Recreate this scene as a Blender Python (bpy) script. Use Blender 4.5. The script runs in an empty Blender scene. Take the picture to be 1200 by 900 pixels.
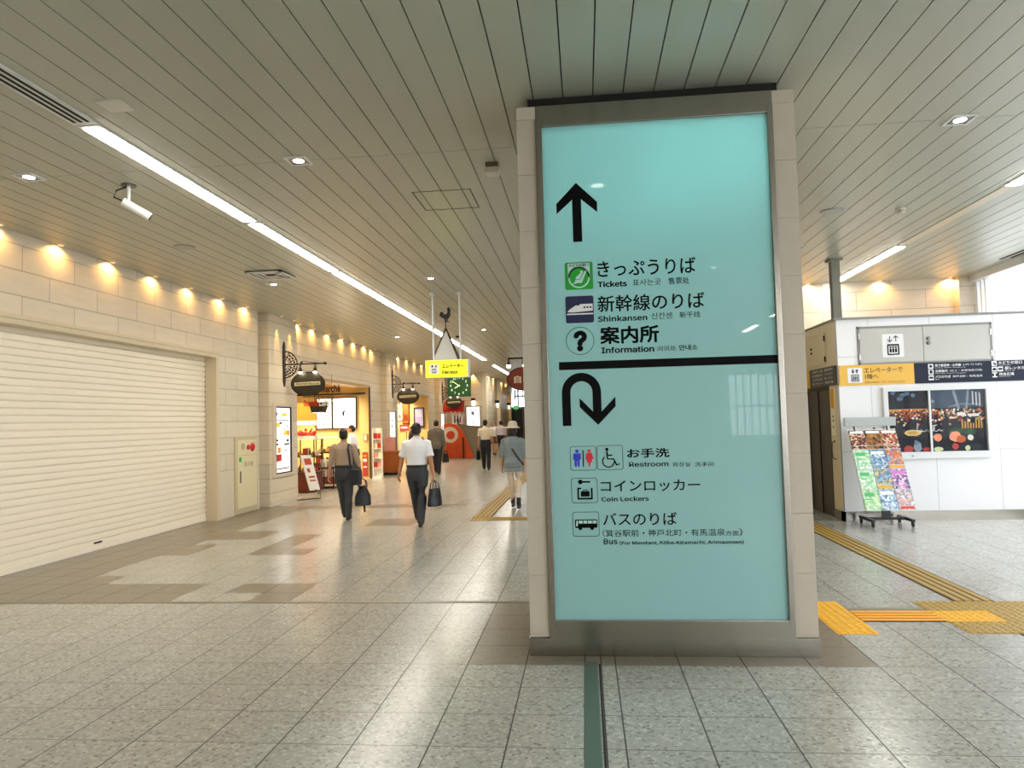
import bpy, bmesh, math, random
from mathutils import Vector, Matrix
random.seed(7)
S = bpy.context.scene
COL = S.collection
PI = math.pi

# ------------------------------------------------------------------ camera, sky, exposure
def srgb(h):
    h = h.lstrip('#'); v = [int(h[i:i+2], 16)/255 for i in (0, 2, 4)]
    return tuple(c/12.92 if c <= .04045 else ((c+.055)/1.055)**2.4 for c in v) + (1.0,)

CAM_H = 1.7
def cam_matrix(yaw, pitch, roll):
    return Matrix.Rotation(yaw, 3, 'Z') @ Matrix.Rotation(pitch, 3, 'X') @ Matrix.Rotation(roll, 3, 'Y')
cam_data = bpy.data.cameras.new('camera'); cam = bpy.data.objects.new('camera', cam_data); COL.objects.link(cam)
M3 = cam_matrix(.0981996, .0506589, .0263879)
cam.matrix_world = Matrix.Translation((0, 0, CAM_H)) @ (M3 @ Matrix.Rotation(PI/2, 3, 'X')).to_4x4()
cam_data.sensor_width = 36; cam_data.lens = 850.58/1200*36; cam_data.clip_start = .05; cam_data.clip_end = 300
S.camera = cam

SKY = 4.7            # daylight through the windows
STRIP = 40.0         # fluorescent strips in the ceiling
WASH = 25.0          # warm wall washers, watts
DOWN = 60.0          # square recessed downlights, watts
SHOP = 330.0         # shop ceiling light, watts
SIGNBOX = 22.0        # tubes inside the big sign, watts each
w = bpy.data.worlds.new('overcast_sky'); S.world = w; w.use_nodes = True
bg = w.node_tree.nodes['Background']; bg.inputs[0].default_value = (.90, .95, 1.0, 1); bg.inputs[1].default_value = SKY
S.view_settings.view_transform = 'Standard'; S.view_settings.look = 'None'
S.view_settings.exposure = 0.0; S.view_settings.gamma = 1.0; S.view_settings.use_curve_mapping = False
try:
    S.cycles.use_denoising = True; S.cycles.max_bounces = 10; S.cycles.diffuse_bounces = 5
    S.cycles.sample_clamp_indirect = 6.0; S.cycles.caustics_reflective = False; S.cycles.caustics_refractive = False
except Exception: pass

# ------------------------------------------------------------------ helpers
MATS = {}
def mat(name, col, rough=.5, metal=0, emit=0, spec=.5, coat=0, bump=0, bscale=30, var=0, vscale=4):
    if name in MATS: return MATS[name]
    m = bpy.data.materials.new(name); m.use_nodes = True; n = m.node_tree.nodes; l = m.node_tree.links
    p = n['Principled BSDF']; c = srgb(col) if isinstance(col, str) else tuple(col) + ((1,) if len(col) == 3 else ())
    p.inputs['Base Color'].default_value = c; p.inputs['Roughness'].default_value = rough
    p.inputs['Metallic'].default_value = metal; p.inputs['Specular IOR Level'].default_value = spec
    p.inputs['Coat Weight'].default_value = coat; p.inputs['Coat Roughness'].default_value = .04
    if emit:
        p.inputs['Emission Color'].default_value = c; p.inputs['Emission Strength'].default_value = emit
    if bump or var:
        tc = n.new('ShaderNodeTexCoord'); nz = n.new('ShaderNodeTexNoise'); nz.inputs['Scale'].default_value = bscale if bump else vscale
        nz.inputs['Detail'].default_value = 4; l.new(tc.outputs['Object'], nz.inputs['Vector'])
        if bump:
            b = n.new('ShaderNodeBump'); b.inputs['Strength'].default_value = bump; b.inputs['Distance'].default_value = .02
            l.new(nz.outputs['Fac'], b.inputs['Height']); l.new(b.outputs['Normal'], p.inputs['Normal'])
        if var:
            nv = n.new('ShaderNodeTexNoise'); nv.inputs['Scale'].default_value = vscale; nv.inputs['Detail'].default_value = 5
            l.new(tc.outputs['Object'], nv.inputs['Vector'])
            hs = n.new('ShaderNodeMix'); hs.data_type = 'RGBA'; l.new(nv.outputs['Fac'], hs.inputs['Factor'])
            hs.inputs['A'].default_value = tuple(x*(1-var) for x in c[:3]) + (1,); hs.inputs['B'].default_value = tuple(min(1, x*(1+var)) for x in c[:3]) + (1,)
            l.new(hs.outputs['Result'], p.inputs['Base Color'])
    MATS[name] = m; return m

def stone(name, col, bw, rh, mortar=.006, offset=.5, mcol=.55, rough=.5, zoff=0.0):
    """limestone cladding: courses and vertical joints in object space (u = x + y, v = z)"""
    m = bpy.data.materials.new(name); m.use_nodes = True; n = m.node_tree.nodes; l = m.node_tree.links; p = n['Principled BSDF']
    ge = n.new('ShaderNodeNewGeometry'); sp = n.new('ShaderNodeSeparateXYZ'); l.new(ge.outputs['Position'], sp.inputs[0])
    ad = n.new('ShaderNodeMath'); ad.operation = 'ADD'; l.new(sp.outputs['X'], ad.inputs[0]); l.new(sp.outputs['Y'], ad.inputs[1])
    az = n.new('ShaderNodeMath'); az.operation = 'ADD'; l.new(sp.outputs['Z'], az.inputs[0]); az.inputs[1].default_value = zoff
    cb = n.new('ShaderNodeCombineXYZ'); l.new(ad.outputs[0], cb.inputs[0]); l.new(az.outputs[0], cb.inputs[1])
    br = n.new('ShaderNodeTexBrick'); br.offset = offset; l.new(cb.outputs[0], br.inputs['Vector'])
    c = srgb(col); br.inputs['Color1'].default_value = c; br.inputs['Color2'].default_value = tuple(x*.93 for x in c[:3]) + (1,)
    br.inputs['Mortar'].default_value = tuple(x*mcol for x in c[:3]) + (1,); br.inputs['Scale'].default_value = 1
    br.inputs['Mortar Size'].default_value = mortar; br.inputs['Mortar Smooth'].default_value = .1
    br.inputs['Brick Width'].default_value = bw; br.inputs['Row Height'].default_value = rh
    nz = n.new('ShaderNodeTexNoise'); nz.inputs['Scale'].default_value = 3; nz.inputs['Detail'].default_value = 6
    mp = n.new('ShaderNodeMapping'); mp.inputs['Scale'].default_value = (1, 1, 6); l.new(ge.outputs['Position'], mp.inputs[0]); l.new(mp.outputs[0], nz.inputs['Vector'])
    mx = n.new('ShaderNodeMix'); mx.data_type = 'RGBA'; mx.blend_type = 'MULTIPLY'; mx.inputs['Factor'].default_value = .16
    l.new(br.outputs['Color'], mx.inputs['A']); l.new(nz.outputs['Fac'], mx.inputs['B']); l.new(mx.outputs['Result'], p.inputs['Base Color'])
    bp = n.new('ShaderNodeBump'); bp.inputs['Strength'].default_value = .6; bp.inputs['Distance'].default_value = .01; bp.invert = True
    l.new(br.outputs['Fac'], bp.inputs['Height']); l.new(bp.outputs['Normal'], p.inputs['Normal'])
    p.inputs['Roughness'].default_value = rough
    MATS[name] = m; return m

def granite(name, base, dark, light, rough):
    m = bpy.data.materials.new(name); m.use_nodes = True; n = m.node_tree.nodes; l = m.node_tree.links; p = n['Principled BSDF']
    ge = n.new('ShaderNodeNewGeometry')
    v = n.new('ShaderNodeTexVoronoi'); v.inputs['Scale'].default_value = 58; l.new(ge.outputs['Position'], v.inputs['Vector'])
    nz = n.new('ShaderNodeTexNoise'); nz.inputs['Scale'].default_value = 55; nz.inputs['Detail'].default_value = 3; l.new(ge.outputs['Position'], nz.inputs['Vector'])
    sx = n.new('ShaderNodeSeparateColor'); l.new(v.outputs['Color'], sx.inputs[0])
    r = n.new('ShaderNodeValToRGB'); e = r.color_ramp.elements
    e[0].position = 0; e[0].color = srgb(dark); e[1].position = .2; e[1].color = srgb(base)
    x = r.color_ramp.elements.new(.7); x.color = srgb(base); x = r.color_ramp.elements.new(.95); x.color = srgb(light)
    l.new(sx.outputs[0], r.inputs['Fac'])
    at = n.new('ShaderNodeVertexColor'); at.layer_name = 'tone'
    mx = n.new('ShaderNodeMix'); mx.data_type = 'RGBA'; mx.blend_type = 'MULTIPLY'; mx.inputs['Factor'].default_value = 1
    l.new(r.outputs['Color'], mx.inputs['A']); l.new(at.outputs['Color'], mx.inputs['B']); l.new(mx.outputs['Result'], p.inputs['Base Color'])
    p.inputs['Roughness'].default_value = rough; p.inputs['Specular IOR Level'].default_value = .5
    MATS[name] = m; return m

def glass_mat(name, tint=(1, 1, 1, 1), ior=1.45):
    m = bpy.data.materials.new(name); m.use_nodes = True; n = m.node_tree.nodes; l = m.node_tree.links
    n.remove(n['Principled BSDF']); out = n['Material Output']
    t = n.new('ShaderNodeBsdfTransparent'); t.inputs[0].default_value = tint
    g = n.new('ShaderNodeBsdfGlossy'); g.inputs['Roughness'].default_value = .02
    f = n.new('ShaderNodeFresnel'); f.inputs['IOR'].default_value = ior
    ge = n.new('ShaderNodeNewGeometry'); iv = n.new('ShaderNodeMath'); iv.operation = 'SUBTRACT'; iv.inputs[0].default_value = 1; l.new(ge.outputs['Backfacing'], iv.inputs[1])
    fm = n.new('ShaderNodeMath'); fm.operation = 'MULTIPLY'; l.new(f.outputs[0], fm.inputs[0]); l.new(iv.outputs[0], fm.inputs[1])
    mx = n.new('ShaderNodeMixShader'); l.new(fm.outputs[0], mx.inputs[0]); l.new(t.outputs[0], mx.inputs[1]); l.new(g.outputs[0], mx.inputs[2]); l.new(mx.outputs[0], out.inputs[0])
    MATS[name] = m; return m

def empty(name, loc, label, cat, group=None, rz=0):
    o = bpy.data.objects.new(name, None); COL.objects.link(o); o.location = loc; o.rotation_euler = (0, 0, rz); o.empty_display_size = .1
    return tag(o, label, cat, group)
def tag(o, label, cat, group=None, kind=None):
    o['label'] = label; o['category'] = cat
    if group: o['group'] = group
    if kind: o['kind'] = kind
    return o
def plabel(o, label): o['label'] = label; return o
def struct(o): o['kind'] = 'structure'; return o

def link_mesh(me, name, parent=None, origin=None):
    o = bpy.data.objects.new(name, me); COL.objects.link(o)
    if parent is not None:
        r = parent
        off = Vector((0, 0, 0))
        while r is not None: off += r.location; r = r.parent
        me.transform(Matrix.Translation(-off)); o.parent = parent
    else:
        if origin is None:
            xs = [v.co for v in me.vertices]
            origin = Vector(((min(c.x for c in xs)+max(c.x for c in xs))/2, (min(c.y for c in xs)+max(c.y for c in xs))/2, min(c.z for c in xs)))
        origin = Vector(origin); me.transform(Matrix.Translation(-origin)); o.location = origin
    return o

class MB:
    """collects shapes (in world metres) and links them as one mesh object"""
    def __init__(s): s.bm = bmesh.new(); s.mi = 0
    def _fin(s, faces):
        for f in faces: f.material_index = s.mi
        return s
    def box(s, x0, x1, y0, y1, z0, z1, bev=0):
        vs = [s.bm.verts.new((x, y, z)) for z in (z0, z1) for x, y in ((x0, y0), (x1, y0), (x1, y1), (x0, y1))]
        q = [(3, 2, 1, 0), (4, 5, 6, 7), (0, 1, 5, 4), (1, 2, 6, 5), (2, 3, 7, 6), (3, 0, 4, 7)]
        fs = [s.bm.faces.new([vs[i] for i in a]) for a in q]
        s._fin(fs)
        if bev:
            es = list({e for f in fs for e in f.edges})
            r = bmesh.ops.bevel(s.bm, geom=es, offset=bev, segments=2, affect='EDGES', profile=.7)
            s._fin(r['faces'])
        return s
    def quad(s, *pts): s._fin([s.bm.faces.new([s.bm.verts.new(p) for p in pts])]); return s
    def prism(s, pts, vec):
        """closed polygon pts (3-D) extruded along vec"""
        vec = Vector(vec); a = [s.bm.verts.new(p) for p in pts]; b = [s.bm.verts.new(Vector(p)+vec) for p in pts]; n = len(pts)
        fs = [s.bm.faces.new(a), s.bm.faces.new(b[::-1])] + [s.bm.faces.new((a[(i+1) % n], a[i], b[i], b[(i+1) % n])) for i in range(n)]
        bmesh.ops.recalc_face_normals(s.bm, faces=fs); s._fin(fs); return s
    def sweep(s, pts, rad, seg=12, ref=(0, 0, 1), caps=True, dome=False):
        pts = [Vector(p) for p in pts]; n = len(pts)
        if not isinstance(rad, (list, tuple)): rad = [rad]*n
        rad = [r if isinstance(r, (list, tuple)) else (r, r) for r in rad]
        ref = Vector(ref); rings = []; fs = []
        seq = list(zip(pts, rad))
        if dome:
            t0 = (pts[0]-pts[1]).normalized(); t1 = (pts[-1]-pts[-2]).normalized(); r0 = min(rad[0]); r1 = min(rad[-1])
            seq = [(pts[0]+t0*r0*.75, tuple(x*.5 for x in rad[0]))] + seq + [(pts[-1]+t1*r1*.75, tuple(x*.5 for x in rad[-1]))]
        P = [a for a, b in seq]
        for i, (p, (ra, rb)) in enumerate(seq):
            t = (P[min(i+1, len(P)-1)]-P[max(i-1, 0)])
            t = t.normalized() if t.length > 1e-9 else Vector((0, 0, 1))
            u = ref - t*ref.dot(t)
            if u.length < 1e-3: u = Vector((1, 0, 0)) - t*t.x
            if u.length < 1e-3: u = Vector((0, 1, 0)) - t*t.y
            u.normalize(); v = t.cross(u)
            rings.append([s.bm.verts.new(p + u*ra*math.cos(2*PI*k/seg) + v*rb*math.sin(2*PI*k/seg)) for k in range(seg)])
        for a, b in zip(rings, rings[1:]):
            fs += [s.bm.faces.new((a[k], a[(k+1) % seg], b[(k+1) % seg], b[k])) for k in range(seg)]
        if caps: fs += [s.bm.faces.new(rings[0][::-1]), s.bm.faces.new(rings[-1])]
        s._fin(fs); return s
    def lathe(s, prof, c=(0, 0, 0), seg=20, axis='Z', caps=True):
        rings = []; fs = []
        def pt(r, h, a):
            x, y = r*math.cos(a), r*math.sin(a)
            return Vector(c) + Vector({'Z': (x, y, h), 'Y': (x, h, y), 'X': (h, x, y)}[axis])
        for r, h in prof: rings.append([s.bm.verts.new(pt(r, h, 2*PI*k/seg)) for k in range(seg)])
        for a, b in zip(rings, rings[1:]): fs += [s.bm.faces.new((a[k], a[(k+1) % seg], b[(k+1) % seg], b[k])) for k in range(seg)]
        if caps:
            if prof[0][0] > 1e-6: fs.append(s.bm.faces.new(rings[0][::-1]))
            if prof[-1][0] > 1e-6: fs.append(s.bm.faces.new(rings[-1]))
        bmesh.ops.recalc_face_normals(s.bm, faces=fs); s._fin(fs); return s
    def ball(s, c, r, seg=16):
        r = r if isinstance(r, (list, tuple)) else (r, r, r)
        g = bmesh.ops.create_uvsphere(s.bm, u_segments=seg, v_segments=max(8, seg*2//3), radius=1, matrix=Matrix.Translation(c) @ Matrix.Diagonal((*r, 1)))
        s._fin(list({f for v in g['verts'] for f in v.link_faces})); return s
    def m(s, i): s.mi = i; return s
    def mesh(s, name='m'):
        me = bpy.data.meshes.new(name); s.bm.to_mesh(me); s.bm.free(); return me
    def build(s, name, mats, parent=None, smooth=False, origin=None, weld=False):
        if weld: bmesh.ops.remove_doubles(s.bm, verts=s.bm.verts, dist=1e-5)
        me = s.mesh(name)
        for x in (mats if isinstance(mats, (list, tuple)) else [mats]): me.materials.append(x)
        if smooth:
            for p in me.polygons: p.use_smooth = True
        return link_mesh(me, name, parent, origin)

FRONT = ((1, 0, 0), (0, 0, 1), (0, -1, 0))      # faces the camera (-Y): right, up, normal
EAST = ((0, 1, 0), (0, 0, 1), (1, 0, 0))        # on the left wall, faces +X
WEST = ((0, -1, 0), (0, 0, 1), (-1, 0, 0))      # faces -X
try: SANS = bpy.data.fonts.load(bpy.utils.system_resource('DATAFILES', path='fonts') + '/Inter.woff2')
except Exception: SANS = None
try: SANSK = bpy.data.fonts.load(bpy.utils.system_resource('DATAFILES', path='fonts') + '/Noto Sans CJK Regular.woff2')
except Exception: SANSK = SANS
def text_verts(s):
    cu = bpy.data.curves.new('text', 'FONT'); cu.body = s; cu.size = 1; cu.resolution_u = 3
    if SANS and all(ord(c) < 0x250 for c in s): cu.font = SANSK if 'k' in s.lower() else SANS
    o = bpy.data.objects.new('text', cu); COL.objects.link(o)
    bpy.context.view_layer.update()
    me = bpy.data.meshes.new_from_object(o.evaluated_get(bpy.context.evaluated_depsgraph_get()))
    bpy.data.objects.remove(o); bpy.data.curves.remove(cu); return me
def text(s, u0, u1, v0, v1, org, face, m, parent, bold=.0, name='lettering', lift=.0015, keep=False, align='l'):
    """flat lettering whose ink fills the rectangle (u0,u1)x(v0,v1) of the plane through org; bold = extra stroke in em"""
    me = text_verts(s); xs = [v.co.x for v in me.vertices]; ys = [v.co.y for v in me.vertices]
    if not xs: return None
    a0, a1, b0, b1 = min(xs)-bold, max(xs)+bold, min(ys)-bold, max(ys)+bold; sv = (v1-v0)/max(1e-6, b1-b0)
    su = sv if (keep or u1 is None) else (u1-u0)/max(1e-6, a1-a0)
    if align == 'c': u0 = (u0+u1)/2 - su*(a1-a0)/2
    R, U, N = (Vector(x) for x in face); O = Vector(org)
    bm = bmesh.new(); bm.from_mesh(me); base = list(bm.verts)
    if bold:
        src = list(bm.verts)+list(bm.edges)+list(bm.faces); sh = [(base, Vector((-bold, 0, 0)))]
        for k in range(1, 8):
            d = bmesh.ops.duplicate(bm, geom=src); sh.append(([g for g in d['geom'] if isinstance(g, bmesh.types.BMVert)], Vector((-bold*math.cos(k*PI/4), bold*math.sin(k*PI/4), 0))))
        for i, (vs, d) in enumerate(sh):
            for v in vs: v.co += d; v.co.z = i*1e-4
    for v in bm.verts: v.co = O + R*(u0+(v.co.x-a0)*su) + U*(v0+(v.co.y-b0)*sv) + N*(lift+v.co.z)
    bm.to_mesh(me); bm.free()
    me.materials.clear(); me.materials.append(m)
    o = link_mesh(me, name, parent); return o
def flat(mb, poly, org, face, lift=.0015, thick=.001):
    """thin printed / cut-out shape (polygon in plane coordinates) added to mb"""
    R, U, N = (Vector(x) for x in face); O = Vector(org)
    mb.prism([O + R*u + U*v + N*lift for u, v in poly], N*thick); return mb
def circ(cu, cv, r, n=24, a0=0, a1=2*PI, ry=None):
    full = abs(a1-a0-2*PI) < 1e-6
    return [(cu+r*math.cos(a0+(a1-a0)*i/(n if full else n-1)), cv+(ry or r)*math.sin(a0+(a1-a0)*i/(n if full else n-1))) for i in range(n)]
def rrect(u0, u1, v0, v1, r, n=5):
    pts = []
    for cx, cy, a in ((u1-r, v1-r, 0), (u0+r, v1-r, PI/2), (u0+r, v0+r, PI), (u1-r, v0+r, 1.5*PI)):
        pts += [(cx+r*math.cos(a+PI/2*i/n), cy+r*math.sin(a+PI/2*i/n)) for i in range(n+1)]
    return pts
def band(pts, wd):
    """polyline to a flat ribbon polygon"""
    L, Rr = [], []
    for i, p in enumerate(pts):
        a = Vector(pts[max(i-1, 0)]); b = Vector(pts[min(i+1, len(pts)-1)]); t = (b-a).normalized(); n = Vector((-t.y, t.x))
        L.append((p[0]+n.x*wd/2, p[1]+n.y*wd/2)); Rr.append((p[0]-n.x*wd/2, p[1]-n.y*wd/2))
    return L + Rr[::-1]
def ring_outline(mb, outer, inner, org, face, lift=.0015, thick=.001):
    R, U, N = (Vector(x) for x in face); O = Vector(org); n = len(outer)
    f = lambda p, h: O + R*p[0] + U*p[1] + N*h
    for i in range(n):
        j = (i+1) % n
        mb.quad(f(outer[i], lift+thick), f(outer[j], lift+thick), f(inner[j], lift+thick), f(inner[i], lift+thick))
    return mb
def light(name, kind, loc, energy, col=(1, 1, 1), parent=None, size=.1, size_y=None, spot=None, blend=.6, rot=(0, 0, 0), vis=True):
    d = bpy.data.lights.new(name, kind); d.energy = energy; d.color = col
    if kind == 'AREA':
        d.size = size
        if size_y: d.shape = 'RECTANGLE'; d.size_y = size_y
    elif kind in ('SPOT', 'POINT'): d.shadow_soft_size = size
    if kind == 'SPOT': d.spot_size = spot; d.spot_blend = blend
    o = bpy.data.objects.new(name, d); COL.objects.link(o); o.rotation_euler = rot
    o.location = Vector(loc) - (parent.location if parent else Vector()); o.parent = parent
    return o
ORD = 'first second third fourth fifth sixth seventh eighth ninth tenth eleventh twelfth thirteenth fourteenth fifteenth sixteenth seventeenth eighteenth nineteenth twentieth'.split()

# ------------------------------------------------------------------ materials
LIME = stone('limestone_blocks', '#e6dac4', .92, .31, zoff=.03)
LIMEP = stone('limestone_pilaster', '#e6dac4', 30, .31, zoff=.03)
LIMEC = mat('limestone_plain', '#cbbfae', .55, bump=.08, bscale=60, var=.06, vscale=6)
LIMEB = mat('limestone_base', '#d8cdbc', .5, var=.06, vscale=5)
TILE = granite('granite_tile', '#a8a8a1', '#85847e', '#bdbcb6', .22)
TILED = granite('granite_tile_dark', '#7d7566', '#6b6457', '#888070', .28)
JOINT = mat('floor_joint', '#35332f', .7); JOINTL = mat('floor_joint_pale', '#55524d', .7)
CEIL = mat('ceiling_panel', '#b2b4a6', .30, spec=.5)
DARK = mat('void_black', '#1c1a17', .8)
STEEL = mat('brushed_steel', '#a39d94', .22, metal=1, bump=.02, bscale=8)
STEELD = mat('steel_dark', '#77736c', .35, metal=1)
WHITE = mat('white_paint', '#eceae6', .45); BLACK = mat('black_print', '#0b0c0d', .6, spec=.1)
WPRINT = mat('white_print', '#f2f2f2', .5); ALU = mat('white_aluminium', '#dfe1e2', .35)
GLASS = glass_mat('window_glass'); CASEGL = glass_mat('case_glass', ior=1.22)
LAMP = mat('lamp_white', (1, .97, .90), .5, emit=STRIP); LAMPY = mat('lamp_warm_white', (1, .94, .82), .5, emit=STRIP)
LAMPD = mat('downlight_lens', (1, .98, .94), .4, emit=14)
LAMPW = mat('warm_lens', (1, .66, .28), .4, emit=1.5)
IRON = mat('wrought_iron', '#2b1d16', .45, metal=.4)
BLK = mat('black_plastic', '#15161a', .4)
YEL = mat('tactile_yellow', '#e8ae1c', .5); YELB = mat('tactile_brass', '#a98a3f', .45)
CREAM = mat('cream_board', '#e6d8b4', .5); SHOPW = mat('shop_wall', '#e6c98a', .5)
WOOD = mat('orange_wood', '#b8652c', .4, var=.2, vscale=8); DRED = mat('dark_red_panel', '#5c1d16', .4)

# ------------------------------------------------------------------ floor
def axis(vals_left, vals_right): return sorted(vals_left + vals_right)
gx = [-.46-.411*k for k in range(28)] + [-.051, .061] + [.161+.435*k for k in range(21)]
gx = sorted(gx); gy = [3.85+.428*k for k in range(-39, 138)]
JX = 6.85
def iy(y): return round((y-3.85)/.428)
dark = set()
for i in range(len(gx)-1):
    for j in range(len(gy)-1):
        x = (gx[i]+gx[i+1])/2; y = (gy[j]+gy[j+1])/2
        d = False
        if y > 6.9 and y < 15 and x < -5.75: d = True
        if 6.9 < y < 7.6 and x < -4.15: d = True
        if 7.6 < y < 8.0 and x < -5.35: d = True
        if 9.3 < y < 10.1 and x < -5.3: d = True
        if 10.9 < y < 11.5 and x < -5.05: d = True
        if 7.2 < y < 7.65 and -3.75 < x < -2.9: d = True
        if 6.88 < y < 7.25 and -3.33 < x < -2.9: d = True
        if 9.3 < y < 9.75 and -4.6 < x < -3.78: d = True
        if 9.75 < y < 11.1 and -4.65 < x < -4.0: d = True
        if 12.1 < y < 12.95 and -3.75 < x < -3.1: d = True
        if 14.6 < y < 15.1 and x < -2.5: d = True
        if 5.12 < y < 6.9 and -.72 < x < -.4: d = True
        if 5.12 < y < 5.4 and -.72 < x < 1.79: d = True
        if 5.12 < y < 6.4 and 1.4 < x < 1.9: d = True
        if x < -5.6 and y < 6.9: d = True
        if d: dark.add((i, j))
fb = MB(); tone = []
JW, JL = .0042, .0034
for i in range(len(gx)-1):
    for j in range(len(gy)-1):
        x0, x1, y0, y1 = gx[i]+JW, gx[i+1]-JW, gy[j]+JL, gy[j+1]-JL
        fb.m(1 if (i, j) in dark else 0).quad((x0, y0, 0), (x1, y0, 0), (x1, y1, 0), (x0, y1, 0)); t = random.uniform(.93, 1.0); tone.append(t)
        fb.m(3).quad((x0, y1, 0), (x1, y1, 0), (x1, y1+2*JL, 0), (x0, y1+2*JL, 0)); tone.append(1)
for i in range(1, len(gx)-1):
    fb.m(2).quad((gx[i]-JW, gy[0], 0), (gx[i]+JW, gy[0], 0), (gx[i]+JW, gy[-1], 0), (gx[i]-JW, gy[-1], 0)); tone.append(1)
fb.m(2).quad((gx[0], gy[0], -.3), (gx[-1], gy[0], -.3), (gx[-1], gy[-1], -.3), (gx[0], gy[-1], -.3)); tone.append(1)
fo = struct(fb.build('floor', [TILE, TILED, JOINT, JOINTL], origin=(0, 0, 0)))
ca = fo.data.color_attributes.new('tone', 'FLOAT_COLOR', 'CORNER')
for p, t in zip(fo.data.polygons, tone):
    for li in p.loop_indices: ca.data[li].color = (t, t, t, 1)

# ------------------------------------------------------------------ ceiling: long metal panels with open grooves
CZ = 4.15
gr = sorted([-.543-.2227*k for k in range(52)] + [-.543+.2271*k for k in range(1, 9)] + [1.501+.2195*k for k in range(27)])
seams = [-14.5 + 0, -12.43, -7.73, -3.03, 1.67, 6.37, 11.07, 15.77, 20.47, 25.17, 29.87, 34.57, 39.27, 43.97, 48.67, 53.37, 58.07, 62]
cb = MB(); G = .0045
for a, b in zip(gr, gr[1:]):
    for s0, s1 in zip(seams, seams[1:]):
        cb.m(0).box(a+G, b-G, s0+.003, s1-.003, CZ, CZ+.02)
cb.m(1).box(gr[0]-.3, gr[-1]+.02, -14.5, 62, CZ+.05, CZ+.09)
struct(cb.build('ceiling', [CEIL, DARK], origin=(0, 0, CZ)))

# ------------------------------------------------------------------ walls
WL = -6.8
wb = MB()
wb.box(WL-.4, WL, -14, 6.0, 0, CZ)
wb.box(WL-.4, WL, 6.0, 12.95, 3.06, CZ)
wb.box(WL-.4, WL, 12.95, 14.62, 0, CZ)
wb.box(WL-.4, WL-.15, 14.62, 14.97, 0, CZ)
for y0, y1 in ((14.97, 16.5), (24.3, 25.75), (33.35, 34.9)):
    wb.m(1).box(WL-.4, WL+.08, y0, y1, 0, CZ)
wb.m(1)
wb.box(WL-.35, WL, 16.5, 22.6, 2.95, CZ)
wb.box(WL-.4, WL-.1, 22.6, 24.3, 0, CZ)
wb.box(WL-.35, WL, 25.75, 31.5, 2.9, CZ)
wb.box(WL-.4, WL-.1, 31.5, 33.35, 0, CZ)
wb.box(WL-.4, WL-.1, 34.9, 36.3, 0, CZ)
wb.box(WL-.4, -5.05, 36.0, 36.35, 0, CZ)
wb.box(-5.3, -5.05, 36.35, 50, 0, CZ)
struct(wb.build('wall_left', [LIME, LIMEP], origin=(WL, 0, 0)))
bb = MB()
for y0, y1, x in ((12.97, 13.5, WL+.012), (14.5, 14.62, WL+.012), (14.99, 16.48, WL+.092), (24.32, 25.73, WL+.092)):
    bb.box(WL-.1, x, y0, y1, 0, .66 if y0 < 14.9 else .12, bev=.004)
struct(bb.build('baseboard_left', LIMEB))
# beige steel frame of the shutter opening
tb = MB(); tb.box(WL-.2, WL+.015, 12.86, 12.98, 0, 3.02).box(WL-.2, WL+.015, 5.9, 12.98, 3.021, 3.089).box(WL-.2, WL+.03, 5.9, 12.985, 3.09, 3.14)
struct(tb.build('trim_1', mat('beige_steel', '#d5c6a8', .45)))
# header soffit trims of the shopfronts
t2 = MB(); t2.box(WL-.36, WL+.02, 16.5, 22.6, 2.87, 2.95); struct(t2.build('trim_2', mat('tan_trim', '#b79a6a', .5)))
t3 = MB(); t3.box(WL-.36, WL+.02, 25.75, 31.5, 2.82, 2.9); struct(t3.build('trim_3', MATS['tan_trim']))
# pillar-like white strips further down the corridor
t4 = MB()
for y in (36.02, 42.0, 48.3): t4.box(-5.06, -4.86, y, y+.5, 0, CZ)
struct(t4.build('trim_4', mat('pale_pier', '#e9ddc4', .5)))
# right hand block behind the pillar, back wall above the lift, end and rear walls
wr = MB(); wr.box(-.6, -.2, 14.6, 62, 0, CZ); struct(wr.build('wall_right', LIMEP))
wk = MB(); wk.box(-.6, 6.95, 14.2, 14.6, 0, CZ).box(6.95, 7.32, 14.05, 14.6, 0, CZ); 
struct(wk.build('wall_back', stone('limestone_back', '#e3d5c0', 1.25, .36, zoff=.0)))
wq = MB(); wq.box(-12, 7.4, -13.2, -13.0, 0, 1.0).box(-12, 7.4, -13.2, -13.0, 3.0, CZ).box(-12, 4.6, -13.2, -13.0, 1.0, 3.0)
struct(wq.build('wall_rear', WHITE))
ws = MB(); ws.box(7.2, 7.36, -13.2, 14.05, 0, .12).box(7.14, 7.36, -13.2, 14.05, 4.03, CZ)
struct(ws.build('wall_side', ALU))
wm = MB()
for k in range(18): wm.box(7.22, 7.30, 12.1-1.42*k-.05, 12.1-1.42*k, .12, 4.03)
for y in (13.99, 13.85, 13.71): wm.box(7.22, 7.30, y-.02, y+.02, .12, 4.03)
wm.box(7.23, 7.29, -13.2, 14.0, 1.02, 1.08)
w1 = struct(wm.build('window_1', ALU)); wg = MB(); wg.box(7.255, 7.263, -13.2, 14.0, .12, 4.03); struct(wg.build('glazing', GLASS, w1))
wm = MB()
for k in range(12): wm.box(4.6+.236*k-.02, 4.6+.236*k+.02, -13.14, -13.06, 1.0, 3.0)
for z in (1.0, 1.95, 2.97): wm.box(4.6, 7.2, -13.14, -13.06, z, z+.05)
w2 = struct(wm.build('window_2', ALU)); wg = MB(); wg.box(4.6, 7.2, -13.105, -13.097, 1.0, 3.0); struct(wg.build('glazing', GLASS, w2))
we = MB(); we.box(-5.1, -.4, 50.0, 50.2, 4.0, CZ)
struct(we.build('wall_end', WHITE))
wm = MB()
for x in (-5.02, -4.2, -3.4, -2.6, -1.8, -1.0): wm.box(x-.03, x+.03, 49.95, 50.05, 2.55, 4.0)
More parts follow.
